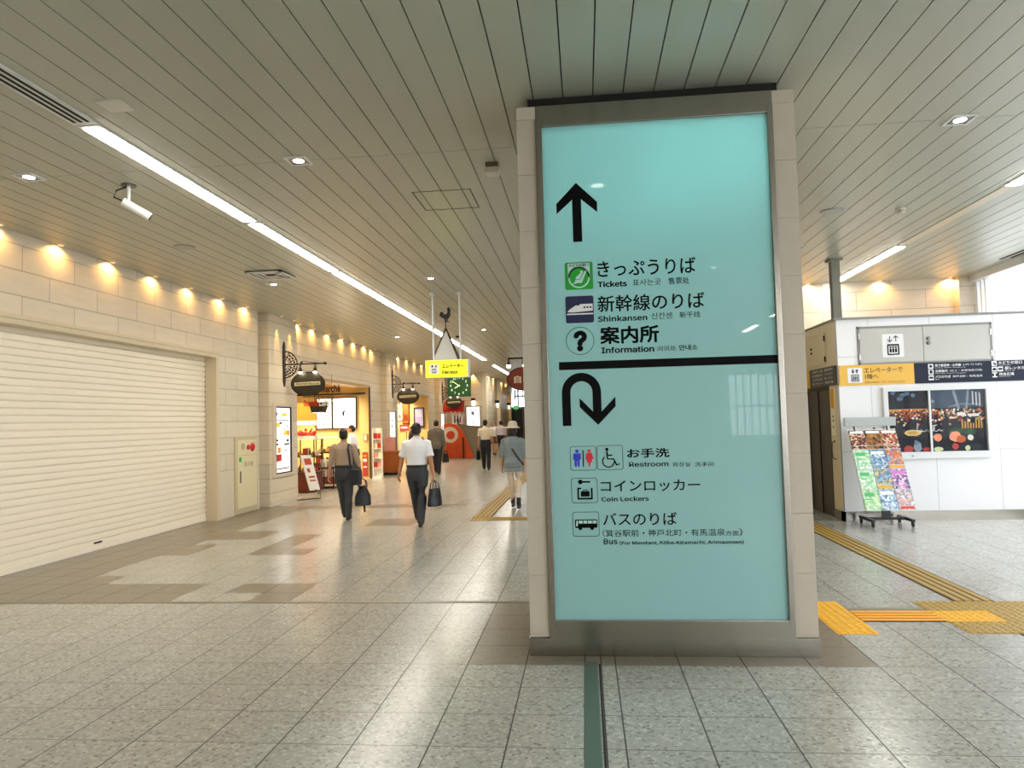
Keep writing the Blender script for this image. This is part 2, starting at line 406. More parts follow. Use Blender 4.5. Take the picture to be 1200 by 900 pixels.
wm.box(-5.05, -.6, 49.95, 50.05, 2.5, 2.65)
w3 = struct(wm.build('window_3', STEELD)); wg = MB(); wg.box(-5.05, -.6, 50.0, 50.008, 2.6, 4.0); struct(wg.build('glazing', GLASS, w3))
# outside: pale clad building and ground seen through the side glazing
ob = MB(); ob.box(7.6, 30, 24, 30, -1, 9)
struct(ob.build('wall_outside', stone('white_siding', '#f4f4f2', 60, .32, mortar=.012, mcol=.7)))
og = MB(); og.box(7.4, 40, -30, 24, -.35, -.3); struct(og.build('ground', mat('pale_concrete', '#c9c8c4', .8)))

# ------------------------------------------------------------------ the pillar with the big sign
PY = 5.33
pb = MB(); pb.m(0).box(-.42, 1.55, PY+.34, 6.35, .0, 4.05).m(1).box(-.36, 1.49, PY+.1, 6.28, 4.0, 4.16)
pil = struct(pb.build('pillar', [LIMEC, DARK], origin=(.56, PY, 0)))
for x0, x1 in ((-.44, -.298), (1.425, 1.58)):
    sb = MB(); z = 4.05; h = .10
    while z > .13:
        z0 = max(.13, z-h); sb.box(x0, x1, PY, PY+.34, z0+.0025, z-.0025, bev=.003); z = z0; h = .422
    sb.box(x0+.004, x1-.004, PY+.006, PY+.34, .13, 4.05)
    struct(sb.build('trim_stone', LIMEC, pil))
sb = MB(); sb.box(-.445, 1.585, PY-.012, PY+.34, 0, .128, bev=.002).box(-.298, 1.425, PY-.012, PY+.34, .125, .2, bev=.002)
struct(sb.build('baseboard_steel', STEEL, pil))
sb = MB(); sb.box(-.298, 1.425, PY+.0, PY+.34, 3.945, 4.05); struct(sb.build('trim_steel', STEEL, pil))

sign = empty('wayfinding_sign', (.565, PY, .2), 'tall turquoise glass wayfinding board set in the stone pillar', 'sign')
GX0, GX1, GZ0, GZ1 = -.252, 1.382, .255, 3.882
fr = MB()
for a, b, c, d in ((-.296, GX0, .2, 3.943), (GX1, 1.423, .2, 3.943), (GX0, GX1, .2, GZ0), (GX0, GX1, GZ1, 3.943)):
    fr.box(a, b, PY-.022, PY+.05, c, d, bev=.004)
plabel(fr.build('frame', STEEL, sign), 'brushed steel frame')
gm = bpy.data.materials.new('turquoise_glass'); gm.use_nodes = True; n = gm.node_tree.nodes; l = gm.node_tree.links; n.remove(n['Principled BSDF'])
TQ = srgb('#b8ecec')
df = n.new('ShaderNodeBsdfDiffuse'); df.inputs[0].default_value = TQ; tr = n.new('ShaderNodeBsdfTranslucent'); tr.inputs[0].default_value = tuple(min(1, c*1.15) for c in TQ[:3])+(1,)
m1 = n.new('ShaderNodeMixShader'); m1.inputs[0].default_value = .35; l.new(df.outputs[0], m1.inputs[1]); l.new(tr.outputs[0], m1.inputs[2])
gl = n.new('ShaderNodeBsdfGlossy'); gl.inputs['Roughness'].default_value = .015; fz = n.new('ShaderNodeFresnel'); fz.inputs['IOR'].default_value = 1.5
m2 = n.new('ShaderNodeMixShader'); l.new(fz.outputs[0], m2.inputs[0]); l.new(m1.outputs[0], m2.inputs[1]); l.new(gl.outputs[0], m2.inputs[2]); l.new(m2.outputs[0], n['Material Output'].inputs[0])
gp = MB(); gp.box(GX0, GX1, PY, PY+.008, GZ0, GZ1); plabel(gp.build('glass_panel', gm, sign), 'glossy turquoise glass face')
lb = MB()
lb.box(GX0-.03, GX1+.03, PY+.29, PY+.31, GZ0-.03, GZ1+.03).box(GX0-.03, GX0-.01, PY+.05, PY+.3, GZ0-.03, GZ1+.03).box(GX1+.01, GX1+.03, PY+.05, PY+.3, GZ0-.03, GZ1+.03)
lb.box(GX0-.03, GX1+.03, PY+.05, PY+.3, GZ1+.03, GZ1+.05).box(GX0-.03, GX1+.03, PY+.05, PY+.3, GZ0-.05, GZ0-.03)
lb.build('light_box', WHITE, sign)
for k, x in enumerate((.08, .56, 1.06)):
    light('sign_tube', 'AREA', (x, PY+.15, GZ1-.02), SIGNBOX, (.9, 1, 1), sign, size=.36, size_y=.05, rot=(0, 0, 0))
GP = (0, PY, 0)
ar = MB(); flat(ar, [(-.009, 3.45), (.141, 3.299), (.141, 3.222), (.0245, 3.325), (.0245, 3.008), (-.042, 3.008), (-.042, 3.325), (-.159, 3.222), (-.159, 3.299)], GP, FRONT)
plabel(ar.build('arrow', BLACK, sign), 'black arrow pointing straight up')
ar = MB(); flat(ar, [(-.174, 2.062), (1.381, 2.062), (1.381, 2.121), (-.174, 2.121)], GP, FRONT); ar.build('divider_bar', BLACK, sign)
cen = [(-.128, 1.652), (-.128, 1.87)] + [(-.0165+.1115*math.cos(a), 1.895+.1115*math.sin(a)) for a in [PI-PI*i/18 for i in range(19)]] + [(.095, 1.75)]
ar = MB(); flat(ar, band(cen, .062), GP, FRONT); flat(ar, [(.098, 1.654), (.228, 1.787), (.228, 1.855), (.127, 1.752), (.064, 1.752), (-.032, 1.853), (-.032, 1.788)], GP, FRONT, lift=.0017)
plabel(ar.build('arrow', BLACK, sign), 'black u-turn arrow')
LINES = [('きっぷうりば', .128, .837, 2.738, 2.856, .012), ('Tickets', .126, .339, 2.661, 2.706, .014), ('표사는곳', .381, .584, 2.661, 2.71, .0), ('售票处', .639, .787, 2.662, 2.711, .004),
 ('新幹線のりば', .122, .89, 2.478, 2.6, .012), ('Shinkansen', .119, .477, 2.406, 2.45, .01), ('신칸센', .507, .656, 2.412, 2.458, 0), ('新干线', .709, .856, 2.413, 2.457, .003),
 ('案内所', .132, .558, 2.241, 2.371, .03), ('Information', .138, .519, 2.174, 2.219, .022), ('问讯处', .544, .675, 2.177, 2.213, .0), ('안내소', .696, .828, 2.176, 2.217, .02),
 ('お手洗', .298, .6, 1.409, 1.476, .022), ('Restroom', .31, .59, 1.345, 1.379, .012), ('화장실', .62, .743, 1.34, 1.372, 0), ('洗手间', .776, .909, 1.337, 1.37, 0),
 ('コインロッカー', .101, .808, 1.167, 1.248, .008), ('Coin Lockers', .104, .442, 1.099, 1.133, .008), ('バスのりば', .11, .635, .926, 1.016, .008),
 ('（箕谷駅前・神戸北町・有馬温泉', .106, .968, .845, .896, 0), ('方面', .972, 1.062, .845, .88, 0), ('）', 1.066, 1.088, .84, .896, 0),
 ('Bus', .11, .207, .793, .832, .01), ('(For Minotani, Kōbe-Kitamachi, Arimaonsen)', .224, 1.095, .783, .814, .008)]
for s_, a, b, c, d, bo in LINES: text(s_, a, b, c, d, GP, FRONT, BLACK, sign, bo)
GRN = mat('sign_green', '#12a62a', .4); NAVY = mat('sign_navy', '#141a4c', .4); BLUE = mat('sign_blue', '#2f3bd0', .4); RED = mat('sign_red', '#e0283a', .4); MINT = mat('sign_mint', '#bfe8df', .4)
# green ticket office pictogram
g = MB(); u0, u1, v0, v1 = -.111, .094, 2.652, 2.856; cx, cy = (u0+u1)/2, 2.742
g.m(0); flat(g, rrect(u0, u1, v0, v1, .016), GP, FRONT)
g.m(1); flat(g, rrect(u0+.022, u1-.022, 2.742, v1-.008, .004), GP, FRONT, lift=.003, thick=.0004); flat(g, circ(cx, cy, .0805), GP, FRONT, lift=.003, thick=.0004)
g.m(0); flat(g, circ(cx, cy, .069), GP, FRONT, lift=.0036, thick=.0004)
g.m(1); flat(g, circ(.012, 2.781, .011, 14), GP, FRONT, lift=.0044, thick=.0004)
flat(g, [(-.062, 2.699), (-.045, 2.699), (-.035, 2.724), (.0, 2.724), (.036, 2.79), (.05, 2.79), (.012, 2.7), (-.05+.03, 2.70)], GP, FRONT, lift=.0044, thick=.0004)
flat(g, [(-.034, 2.728), (-.03, 2.745), (.0, 2.772), (.016, 2.768), (-.002, 2.728)], GP, FRONT, lift=.0046, thick=.0004)
flat(g, [(-.068, 2.694), (-.036, 2.694), (-.036, 2.70), (-.068, 2.70)], GP, FRONT, lift=.0044, thick=.0004)
pg = g.build('pictogram', [GRN, MINT], sign); plabel(pg, 'green ticket office pictogram')
text('みどりの窓口', u0+.03, u1-.03, 2.823, 2.846, GP, FRONT, BLACK, pg, .02, lift=.0042)
# bullet train pictogram
g = MB(); u0, u1, v0, v1 = -.113, .092, 2.405, 2.604
g.m(0); flat(g, rrect(u0, u1, v0, v1, .016), GP, FRONT)
g.m(1); flat(g, [(-.102, 2.487), (-.085, 2.506), (-.04, 2.534), (0.0, 2.544), (.085, 2.544), (.085, 2.492), (-.06, 2.484)], GP, FRONT, lift=.003, thick=.0005)
flat(g, [(-.108, 2.466), (.088, 2.466), (.088, 2.476), (-.1, 2.476)], GP, FRONT, lift=.003, thick=.0005)
g.m(0); flat(g, [(-.03, 2.537), (-.012, 2.543), (-.006, 2.538), (-.03, 2.531)], GP, FRONT, lift=.0038, thick=.0004)
for k in range(3): flat(g, rrect(.018+.022*k, .032+.022*k, 2.512, 2.526, .004), GP, FRONT, lift=.0038, thick=.0004)
plabel(g.build('pictogram', [NAVY, WPRINT], sign), 'navy bullet train pictogram')
# question mark in a ring
g = MB(); c0 = (-.0145, 2.2725); ring_outline(g, circ(*c0, .103, 40), circ(*c0, .0995, 40), GP, FRONT)
pg = plabel(g.build('pictogram', BLACK, sign), 'question mark in a thin black ring'); text('?', -.062, .036, 2.195, 2.348, GP, FRONT, BLACK, pg, .042)
def boxed(u0, u1, v0, v1):
    g = MB(); ring_outline(g, rrect(u0, u1, v0, v1, .018), rrect(u0+.003, u1-.003, v0+.003, v1-.003, .0155), GP, FRONT); return g
g = boxed(-.113, .076, 1.326, 1.502)
g.m(0); flat(g, [(-.0225, 1.353), (-.0145, 1.353), (-.0145, 1.473), (-.0225, 1.473)], GP, FRONT)
g.m(1); flat(g, circ(-.063, 1.466, .0125, 14), GP, FRONT); flat(g, [(-.09, 1.45), (-.036, 1.45), (-.036, 1.405), (-.045, 1.405), (-.045, 1.355), (-.06, 1.355), (-.06, 1.395), (-.066, 1.395), (-.066, 1.355), (-.081, 1.355), (-.081, 1.405), (-.09, 1.405)], GP, FRONT)
g.m(2); flat(g, circ(.026, 1.466, .0125, 14), GP, FRONT); flat(g, [(.008, 1.452), (.044, 1.452), (.056, 1.41), (.045, 1.405), (.046, 1.385), (.034, 1.385), (.03, 1.353), (.022, 1.353), (.018, 1.385), (.006, 1.385), (.007, 1.405), (-.004, 1.41)], GP, FRONT)
plabel(g.build('pictogram', [BLACK, BLUE, RED], sign), 'restroom pictogram with blue man and red woman')
g = boxed(.082, .268, 1.327, 1.504)
flat(g, circ(.154, 1.475, .0115, 14), GP, FRONT); flat(g, band([(.153, 1.462), (.158, 1.405), (.2, 1.405), (.222, 1.36), (.242, 1.37)], .011), GP, FRONT)
flat(g, band([(.158, 1.432), (.192, 1.432)], .009), GP, FRONT); flat(g, band([(.163+.042*math.cos(a), 1.388+.042*math.sin(a)) for a in [2.35+i*.22 for i in range(19)]], .008), GP, FRONT)
plabel(g.build('pictogram', BLACK, sign), 'wheelchair pictogram')
g = boxed(-.111, .078, 1.091, 1.271)
flat(g, circ(-.045, 1.243, .0165, 16), GP, FRONT); flat(g, [(-.035, 1.237), (.026, 1.237), (.026, 1.248), (.0, 1.248), (-.035, 1.249)], GP, FRONT)
flat(g, [(-.068, 1.116), (.042, 1.116), (.042, 1.198), (.03, 1.198), (.03, 1.128), (-.056, 1.128), (-.056, 1.19), (-.04, 1.19), (-.04, 1.202), (-.068, 1.202)], GP, FRONT)
flat(g, rrect(-.044, .02, 1.137, 1.176, .004), GP, FRONT); ring_outline(g, rrect(-.028, .004, 1.174, 1.188, .003), rrect(-.023, -.001, 1.176, 1.183, .002), GP, FRONT)
plabel(g.build('pictogram', BLACK, sign), 'coin locker pictogram with key and case')
g = boxed(-.109, .082, .85, 1.027)
g.m(0); flat(g, rrect(-.092, .068, .912, .972, .008), GP, FRONT); flat(g, circ(-.055, .91, .014, 14), GP, FRONT); flat(g, circ(.03, .91, .014, 14), GP, FRONT)
g.m(1)
for k in range(4): flat(g, rrect(-.064+.033*k, -.036+.033*k, .943, .965, .002), GP, FRONT, lift=.003, thick=.0004)
flat(g, [(-.086, .925), (-.073, .925), (-.07, .964), (-.081, .964)], GP, FRONT, lift=.003, thick=.0004)
plabel(g.build('pictogram', [BLACK, MINT], sign), 'bus pictogram')

# ------------------------------------------------------------------ floor fittings
tr_ = MB(); tr_.box(-.053, .036, -13, 5.2, -.02, .002)
tag(tr_.build('trench_cover', mat('dark_green_steel', '#5d7268', .45, metal=.3)), 'long dark green trench cover in the floor running up to the pillar', 'floor cover')
tr_ = MB(); tr_.box(.044, .056, -13, 5.15, -.02, .0018)
tag(tr_.build('floor_slot', DARK), 'narrow black slot in the floor right beside the green trench cover', 'floor slot')
JM = mat('joint_metal', '#8d8878', .4, metal=.5)
for x0, x1, lab in ((-11, -.46, 'thin metal joint strip across the floor left of the pillar'), (2.2, 2.84, 'grey joint strip across the floor right of the pillar')):
    j = MB(); y = 6.88 if x0 < 0 else 6.62
    j.box(x0, x1, y-.03, y+.03, -.02, .003); tag(j.build('expansion_joint', JM), lab, 'floor joint')
j = MB(); j.box(-6.7, -2.04, 15.07, 15.13, -.02, .003); tag(j.build('expansion_joint', JM), 'metal joint strip across the floor behind the walking men', 'floor joint')

def bars(x0, x1, y0, y1, along, n=4):
    b = MB(); b.box(x0, x1, y0, y1, -.01, .003)
    wd = (x1-x0 if along == 'Y' else y1-y0)
    for k in range(n):
        c = (k+.5)*wd/n; h = .028
        if along == 'Y': b.box(x0+c-h, x0+c+h, y0, y1, .003, .008, bev=.002)
        else: b.box(x0, x1, y0+c-h, y0+c+h, .003, .008, bev=.002)
    return b
def dots(x0, x1, y0, y1):
    b = MB(); b.box(x0, x1, y0, y1, -.01, .003); nx = max(1, round((x1-x0)/.06)); ny = max(1, round((y1-y0)/.06))
    for i in range(nx):
        for j_ in range(ny):
            b.lathe([(.017, .003), (.015, .007), (.009, .009)], ((x0+(i+.5)*(x1-x0)/nx), y0+(j_+.5)*(y1-y0)/ny, 0), 8)
    return b
YELG = mat('tactile_groove', '#3d3019', .6)
def guide(x0, x1, y0, y1, along, m, lab, n=4):
    b = bars(x0, x1, y0, y1, along, n); o = b.build('tactile_paving', [m])
    tag(o, lab, 'tactile paving'); g = MB(); wd = (x1-x0 if along == 'Y' else y1-y0)
    for k in range(n+1):
        c = k*wd/n
        if along == 'Y': g.box(x0+c-.009, x0+c+.009, y0, y1, .002, .0042)
        else: g.box(x0, x1, y0+c-.009, y0+c+.009, .002, .0042)
    g.build('groove', YELG, o); return o
guide(3.21, 3.53, 6.87, 15, 'Y', YELB, 'long brass coloured ribbed guide path leading back to the lift')
tag(dots(1.88, 2.19, 5.87, 6.87).build('tactile_paving', YEL), 'bright yellow dotted warning slab beside the pillar base', 'tactile paving')
guide(2.195, 2.84, 6.22, 6.54, 'X', mat('tactile_orange', '#efa51e', .5), 'short bright yellow ribbed guide strip between the two dotted areas')
tag(dots(2.845, 3.9, 6.55, 6.865).build('tactile_paving', YELB), 'brass dotted slab at the far edge of the crossing of guide paths', 'tactile paving')
tag(dots(2.845, 3.3, 6.22, 6.545).build('tactile_paving', YEL), 'bright yellow dotted slab in the middle of the crossing', 'tactile paving')
tag(dots(3.305, 3.9, 6.22, 6.545).build('tactile_paving', YELB), 'brass dotted slab at the right of the crossing by the picture edge', 'tactile paving')
tag(dots(2.845, 3.9, 5.89, 6.215).build('tactile_paving', YELB), 'brass dotted slab at the near edge of the crossing of guide paths', 'tactile paving')
guide(3.905, 7.0, 6.22, 6.54, 'X', MATS['tactile_orange'], 'bright yellow ribbed guide strip running right from the crossing')
guide(3.21, 3.53, -12, 5.885, 'Y', YELB, 'brass ribbed guide path coming towards the camera from the crossing')
YELD = mat('tactile_old_yellow', '#b08a1e', .5)
guide(-2.03, -1.71, 12.87, 34, 'Y', YELD, 'old yellow ribbed guide path running down the corridor by the woman')
guide(-1.70, 3.2, 12.45, 12.86, 'X', YELD, 'old yellow ribbed guide strip turning right behind the pillar')
tag(dots(-2.03, -1.705, 12.45, 12.865).build('tactile_paving', YELD), 'old yellow dotted corner slab where the corridor guide path turns', 'tactile paving')

# ------------------------------------------------------------------ ceiling fittings
for k in range(12):
    y0 = 5.33+2.9*k
    if k in (8,): continue
    t = empty('strip_light', (-3.87, y0+1.42, CZ-.02), 'lit fluorescent ceiling strip, %s from the camera in the left line' % ORD[k], 'ceiling light', 'lit strips of the left ceiling line')
    hb = MB(); hb.box(-3.96, -3.78, y0, y0+2.84, CZ-.012, CZ-.001); hb.build('housing', ALU, t)
    d = MB(); d.box(-3.94, -3.80, y0+.04, y0+2.80, CZ-.02, CZ-.011); d.build('diffuser', LAMPY, t)
for k, y0 in enumerate((-5.4, -8.5, -11.8)):  # unseen strips added to throw light onto the pillar front
    t = empty('strip_light', (-3.87, y0+1.42, CZ-.02), 'added lit ceiling strip, unseen behind the camera on the left, %s from the camera' % ORD[k], 'ceiling light')
    hb = MB(); hb.box(-3.96, -3.78, y0, y0+2.84, CZ-.012, CZ-.001); hb.build('housing', ALU, t)
    d = MB(); d.box(-3.94, -3.80, y0+.04, y0+2.80, CZ-.02, CZ-.011); d.build('diffuser', LAMPY, t)
def lindiff(x, y0, y1, lab):
    t = empty('linear_vent', (x, (y0+y1)/2, CZ-.02), lab, 'air vent')
    a = MB(); a.box(x-.10, x+.10, y0, y1, CZ-.012, CZ+.01); a.build('frame', ALU, t)
    a = MB()
    for dx in (-.055, 0, .055): a.box(x+dx-.014, x+dx+.014, y0+.05, y1-.05, CZ-.0135, CZ-.0115)
    a.build('slot', DARK, t)
lindiff(-3.87, -2, 5.3, 'white slotted air vent in line before the first lit strip')
for k, (y0, y1) in enumerate(((5.2, 8.4), (11.2, 14.1), (-3.5, -.5), (-8, -5), (-11.3, -9.6))):
    t = empty('strip_light', (4.76, (y0+y1)/2, CZ-.02), ['lit ceiling strip cut off by the right picture edge', 'lit ceiling strip ending at the back wall above the lift', 'lit ceiling strip on the right, first one behind the camera', 'lit ceiling strip on the right, second one behind the camera', 'lit ceiling strip on the right, last one behind the camera'][k], 'ceiling light')
    hb = MB(); hb.box(4.67, 4.85, y0, y1, CZ-.012, CZ-.001); hb.build('housing', ALU, t)
    d = MB(); d.box(4.69, 4.83, y0+.04, y1-.04, CZ-.02, CZ-.011); d.build('diffuser', LAMP, t)
a = MB(); a.box(4.69, 4.83, 8.45, 11.15, CZ-.008, CZ+.01); tag(a.build('blanking_strip', mat('cream_metal', '#d8cdb5', .35)), 'unlit cream strip between the two lit strips on the right', 'ceiling strip')
for k, (x, y0, y1) in enumerate(((6.9, 11.0, 12.6), (7.02, 10.6, 12.5))):
    a = MB(); a.box(x-.02, x+.02, y0, y1, CZ-.006, CZ+.01); tag(a.build('ceiling_slot', DARK), ['black slot in the ceiling near the side windows', 'outer black slot in the ceiling right next to the side windows'][k], 'ceiling slot')
def sqlight(x, y, lab, on=True):
    t = empty('recessed_downlight', (x, y, CZ-.02), lab, 'ceiling light')
    a = MB(); s_ = .085
    for q in ((-s_-.02, s_+.02, -s_-.02, -s_), (-s_-.02, s_+.02, s_, s_+.02), (-s_-.02, -s_, -s_, s_), (s_, s_+.02, -s_, s_)): a.box(x+q[0], x+q[1], y+q[2], y+q[3], CZ-.012, CZ+.01)
    a.build('frame', ALU, t); a = MB(); a.box(x-s_, x+s_, y-s_, y+s_, CZ-.006, CZ-.001); a.build('reflector', STEEL, t)
    a = MB(); a.lathe([(.05, -.0085), (.05, -.0065)], (x, y, CZ), 18); a.build('lens', LAMPD, t)
    light('downlight_beam', 'SPOT', (x, y, CZ-.03), DOWN, (1, .95, .86), t, size=.05, spot=2.3, blend=.9)
for x, y, lab in ((-5.21, 6.34, 'square ceiling downlight near the left picture edge'), (-2.55, 6.36, 'square ceiling downlight left of the pillar'), (3.245, 6.385, 'bright square ceiling downlight right of the pillar'),
                  (-5.24, 11.9, 'small bright downlight just behind the square ceiling vent'), (-2.52, 12.0, 'small downlight in the ceiling in front of the hanging lift sign'), (-2.6, 19.1, 'small downlight in the ceiling beyond the rooster ornament'),
                  (-5.2, 20, 'small downlight in the ceiling before the first shop'), (-2.5, 1.6, 'ceiling downlight above and left of the camera'), (3.2, 1.6, 'ceiling downlight above and right of the camera'), (-1.2, -1.5, 'added ceiling downlight, unseen behind the camera on the left'), (2.2, -1.5, 'added ceiling downlight, unseen behind the camera on the right'), (.5, -5, 'added ceiling downlight, unseen far behind the camera'), (3.2, 11.0, 'ceiling downlight in front of the lift block')):  # the ones behind the camera are unseen, added to brighten the pillar front
    sqlight(x, y, lab)
t = empty('ring_downlight', (.21, 3.09, CZ-.02), 'round ring downlight in the ceiling just in front of the big sign', 'ceiling light')
a = MB(); a.lathe([(.11, -.01), (.125, -.014), (.14, -.001)], (.21, 3.09, CZ), 28, caps=False); a.build('rim', ALU, t)
a = MB(); a.lathe([(.06, -.012), (.06, -.008)], (.21, 3.09, CZ), 20); a.build('lens', LAMPD, t)
light('downlight_beam', 'SPOT', (.21, 3.09, CZ-.04), DOWN, (1, .96, .88), t, size=.05, spot=2.4, blend=.9)
a = MB(); a.box(-3.53, -3.34, 4.93, 5.12, CZ-.015, CZ+.01, bev=.004); tag(a.build('ceiling_plate', mat('pale_plate', '#d8d6cc', .4)), 'small plain square cover plate on the ceiling above the first lit strip', 'ceiling plate')
for x, y, lab in ((-5.27, 9.16, 'flat round speaker disc in the ceiling above the shutter'), (3.075, 9.07, 'flat grey round disc in the ceiling right of the pillar')):
    t = empty('ceiling_speaker', (x, y, CZ-.01), lab, 'ceiling speaker')
    a = MB(); a.lathe([(.13, -.012), (.135, -.004), (.135, .01)], (x, y, CZ), 28); a.build('rim', mat('grey_disc', '#9fa09c', .5), t)
    a = MB(); a.lathe([(.115, -.0145), (.115, -.0115)], (x, y, CZ), 28); a.build('grille', mat('grey_grille', '#b6b6b0', .6), t)
def detector(x, y, lab, s=1.0):
    t = empty('smoke_detector', (x, y, CZ-.07), lab, 'smoke detector')
    a = MB(); a.lathe([(.0, -.022*s), (.055*s, -.022*s), (.06*s, -.012*s), (.06*s, .01)], (x, y, CZ), 20); a.build('base', mat('detector_white', '#cfcbc0', .45), t)
    a = MB(); a.lathe([(0, -.07*s), (.035*s, -.068*s), (.045*s, -.05*s), (.04*s, -.02*s)], (x, y, CZ), 20); a.build('sensor', MATS['detector_white'], t)
detector(3.9, 9.12, 'small white domed smoke detector in the ceiling right of the pillar')
t = empty('ceiling_sensor', (-.8, 6.78, CZ-.1), 'boxy cream sensor under the ceiling just left of the pillar top', 'sensor')
a = MB(); a.box(-.86, -.74, 6.7, 6.86, CZ-.05, CZ+.01, bev=.008); a.build('base', mat('brown_grey', '#6d5f50', .5), t)
a = MB(); a.box(-.87, -.73, 6.69, 6.84, CZ-.1, CZ-.045, bev=.015); a.build('housing', MATS['detector_white'], t)
# access hatch outline
a = MB(); X0, X1, Y0, Y1 = -1.75, -1.12, 7.45, 8.13
for q in ((X0, X1, Y0, Y0+.012), (X0, X1, Y1-.012, Y1), (X0, X0+.012, Y0, Y1), (X1-.012, X1, Y0, Y1)): a.box(*q, CZ-.003, CZ+.01)
tag(a.build('access_hatch', mat('hatch_line', '#4a4433', .6)), 'rectangular access hatch outline in the ceiling left of the pillar', 'hatch')
# square air diffuser
t = empty('air_diffuser', (-4.92, 11.15, CZ-.04), 'square louvred air diffuser in the ceiling above the shutter end', 'air vent'); cx, cy = -4.93, 11.1
for i, s_ in enumerate((.3, .22, .14)):
    a = MB(); z = CZ-.03+.006*i
    for q in ((-s_, s_, -s_, -s_+.05), (-s_, s_, s_-.05, s_), (-s_, -s_+.05, -s_, s_), (s_-.05, s_, -s_, s_)): a.box(cx+q[0], cx+q[1], cy+q[2], cy+q[3], z, z+.012)
    a.build('louvre', ALU, t)
a = MB(); a.box(cx-.29, cx+.29, cy-.29, cy+.29, CZ-.008, CZ+.01); a.build('throat', DARK, t)
# cctv camera
t = empty('security_camera', (-4.45, 6.68, CZ-.33), 'white tube security camera hanging from the ceiling on the left', 'camera')
a = MB(); a.lathe([(.07, -.015), (.07, .01)], (-4.45, 6.72, CZ), 18); a.build('ceiling_mount', STEELD, t)
a = MB(); a.sweep([(-4.45, 6.72, CZ), (-4.45, 6.72, CZ-.2)], .018, 10); a.build('stem', ALU, t)
a = MB(); a.sweep([(-4.50, 6.70, CZ-.17), (-4.30, 6.84, CZ-.30)], [(.042, .042)]*2, 14); a.build('housing', WHITE, t, smooth=False)
a = MB(); a.sweep([(-4.5, 6.7, CZ-.165), (-4.6, 6.71, CZ-.12), (-4.58, 6.72, CZ-.05), (-4.47, 6.72, CZ-.02)], .008, 8); a.build('cable', BLK, t)
a = MB(); a.sweep([(-4.301, 6.839, CZ-.2995), (-4.293, 6.845, CZ-.3047)], .034, 14); a.build('lens', BLK, t)

def washer(x, y, lab, energy, dx=0, spot=1.25, grp=None, nar=False, dy=0):
    t = empty('wall_washer', (x, y, CZ-.01), lab, 'ceiling light', grp)
    a = MB(); a.lathe([(.04, -.008), (.045, -.0005)], (x, y, CZ), 16)
    a.build('rim', ALU, t); a = MB(); a.lathe([(.028, -.0115), (.028, -.0085)], (x, y, CZ), 16); a.build('lens', LAMPW, t)
    light('washer_beam', 'SPOT', (x, y, CZ-.018), energy, (1, .54, .15), t, size=.02, spot=spot, blend=.6, rot=(-dy, dx, 0))
for k, y in enumerate((6.75, 7.75, 8.75, 9.8, 10.85, 11.9, 13.0, 14.03)):
    washer(-6.73, y, 'warm wall washer above the shutter, %s from the left' % ORD[k], WASH, .3, 2.8, 'wall washers above the shutter')
for k, y in enumerate((15.4, 16.1)):
    washer(-6.60, y, 'narrow warm spotlight over the first pilaster, %s of two' % ['nearer', 'farther'][k], 60, .13, .55, None, True)
for k, y in enumerate((16.75, 17.7, 18.8, 19.9, 21.0, 22.05, 23.1)):
    washer(-6.73, y, 'warm wall washer above the first shop, %s from the left' % ORD[k], WASH, .3, 2.8, 'wall washers above the first shop')
for k, y in enumerate((24.7, 25.35)):
    washer(-6.60, y, 'narrow warm spotlight over the second pilaster, %s of two' % ['nearer', 'farther'][k], 60, .13, .55)
for k, y in enumerate((26.2, 27.5, 28.8, 30.1, 31.4, 32.6)):
    washer(-6.73, y, 'warm wall washer above the second shop, %s from the left' % ORD[k], WASH, .3, 2.8, 'wall washers above the second shop')
for k, y in enumerate((33.75, 34.5)):
    washer(-6.60, y, 'narrow warm spotlight over the third pilaster, %s of two' % ['nearer', 'farther'][k], 60, .13, .55)
for k, x in enumerate((-6.2, -5.5)):
    washer(x, 35.92, ['warm downlight over the white poster at the far corridor corner', 'warm downlight beside the far corridor corner'][k], 70, 0, 1.4, dy=-.1)
for k, y in enumerate((38.5, 40.5, 44.5, 47, 51, 54)):
    washer(-4.97, y, 'warm downlight along the far corridor wall, %s after the corner' % ORD[k], 70, .3, 2.4, 'washers of the far corridor wall')
for k, x in enumerate((4.3, 5.6, 6.85)):
    washer(x, 14.13, 'warm wall washer on the wall above the lift block, %s from the left' % ORD[k], 40, 0, 2.6, dy=-.25)

# ------------------------------------------------------------------ left wall: shutter, hose cabinet, light boxes
sh = empty('roller_shutter', (-7.0, 9.5, 0), 'closed cream slatted roller shutter filling the left wall', 'shutter')
SHM = mat('shutter_cream', '#f3e9d6', .42); a = MB(); n_ = 32; hh = 3.02/n_
prof = []
for k in range(n_):
    z = .06+k*(2.98/n_); h_ = 2.98/n_
    prof += [(-7.030, z-.001), (-7.030, z+.006), (-7.010, z+.009), (-7.007, z+h_*.3), (-7.007, z+h_*.75), (-7.010, z+h_-.006)]
prof.append((-7.03, 3.06))
vs0 = [a.bm.verts.new((x, 6.0, z)) for x, z in prof]; vs1 = [a.bm.verts.new((x, 12.92, z)) for x, z in prof]
for i in range(len(prof)-1): a.bm.faces.new((vs0[i], vs1[i], vs1[i+1], vs0[i+1]))
a.box(-7.08, -7.032, 6.0, 12.92, .02, 3.06); a.build('slat_curtain', SHM, sh)
a = MB(); a.box(-7.05, -6.995, 6.0, 12.92, .005, .075, bev=.006); a.build('bottom_rail', SHM, sh)
a = MB(); a.box(-7.06, -6.985, 12.88, 12.95, 0, 3.05); a.build('guide_rail', STEELD, sh)
a = MB(); a.box(-7.0, -6.99, 9.78, 9.95, .105, .13, bev=.004); a.build('lock_handle', BLK, sh)

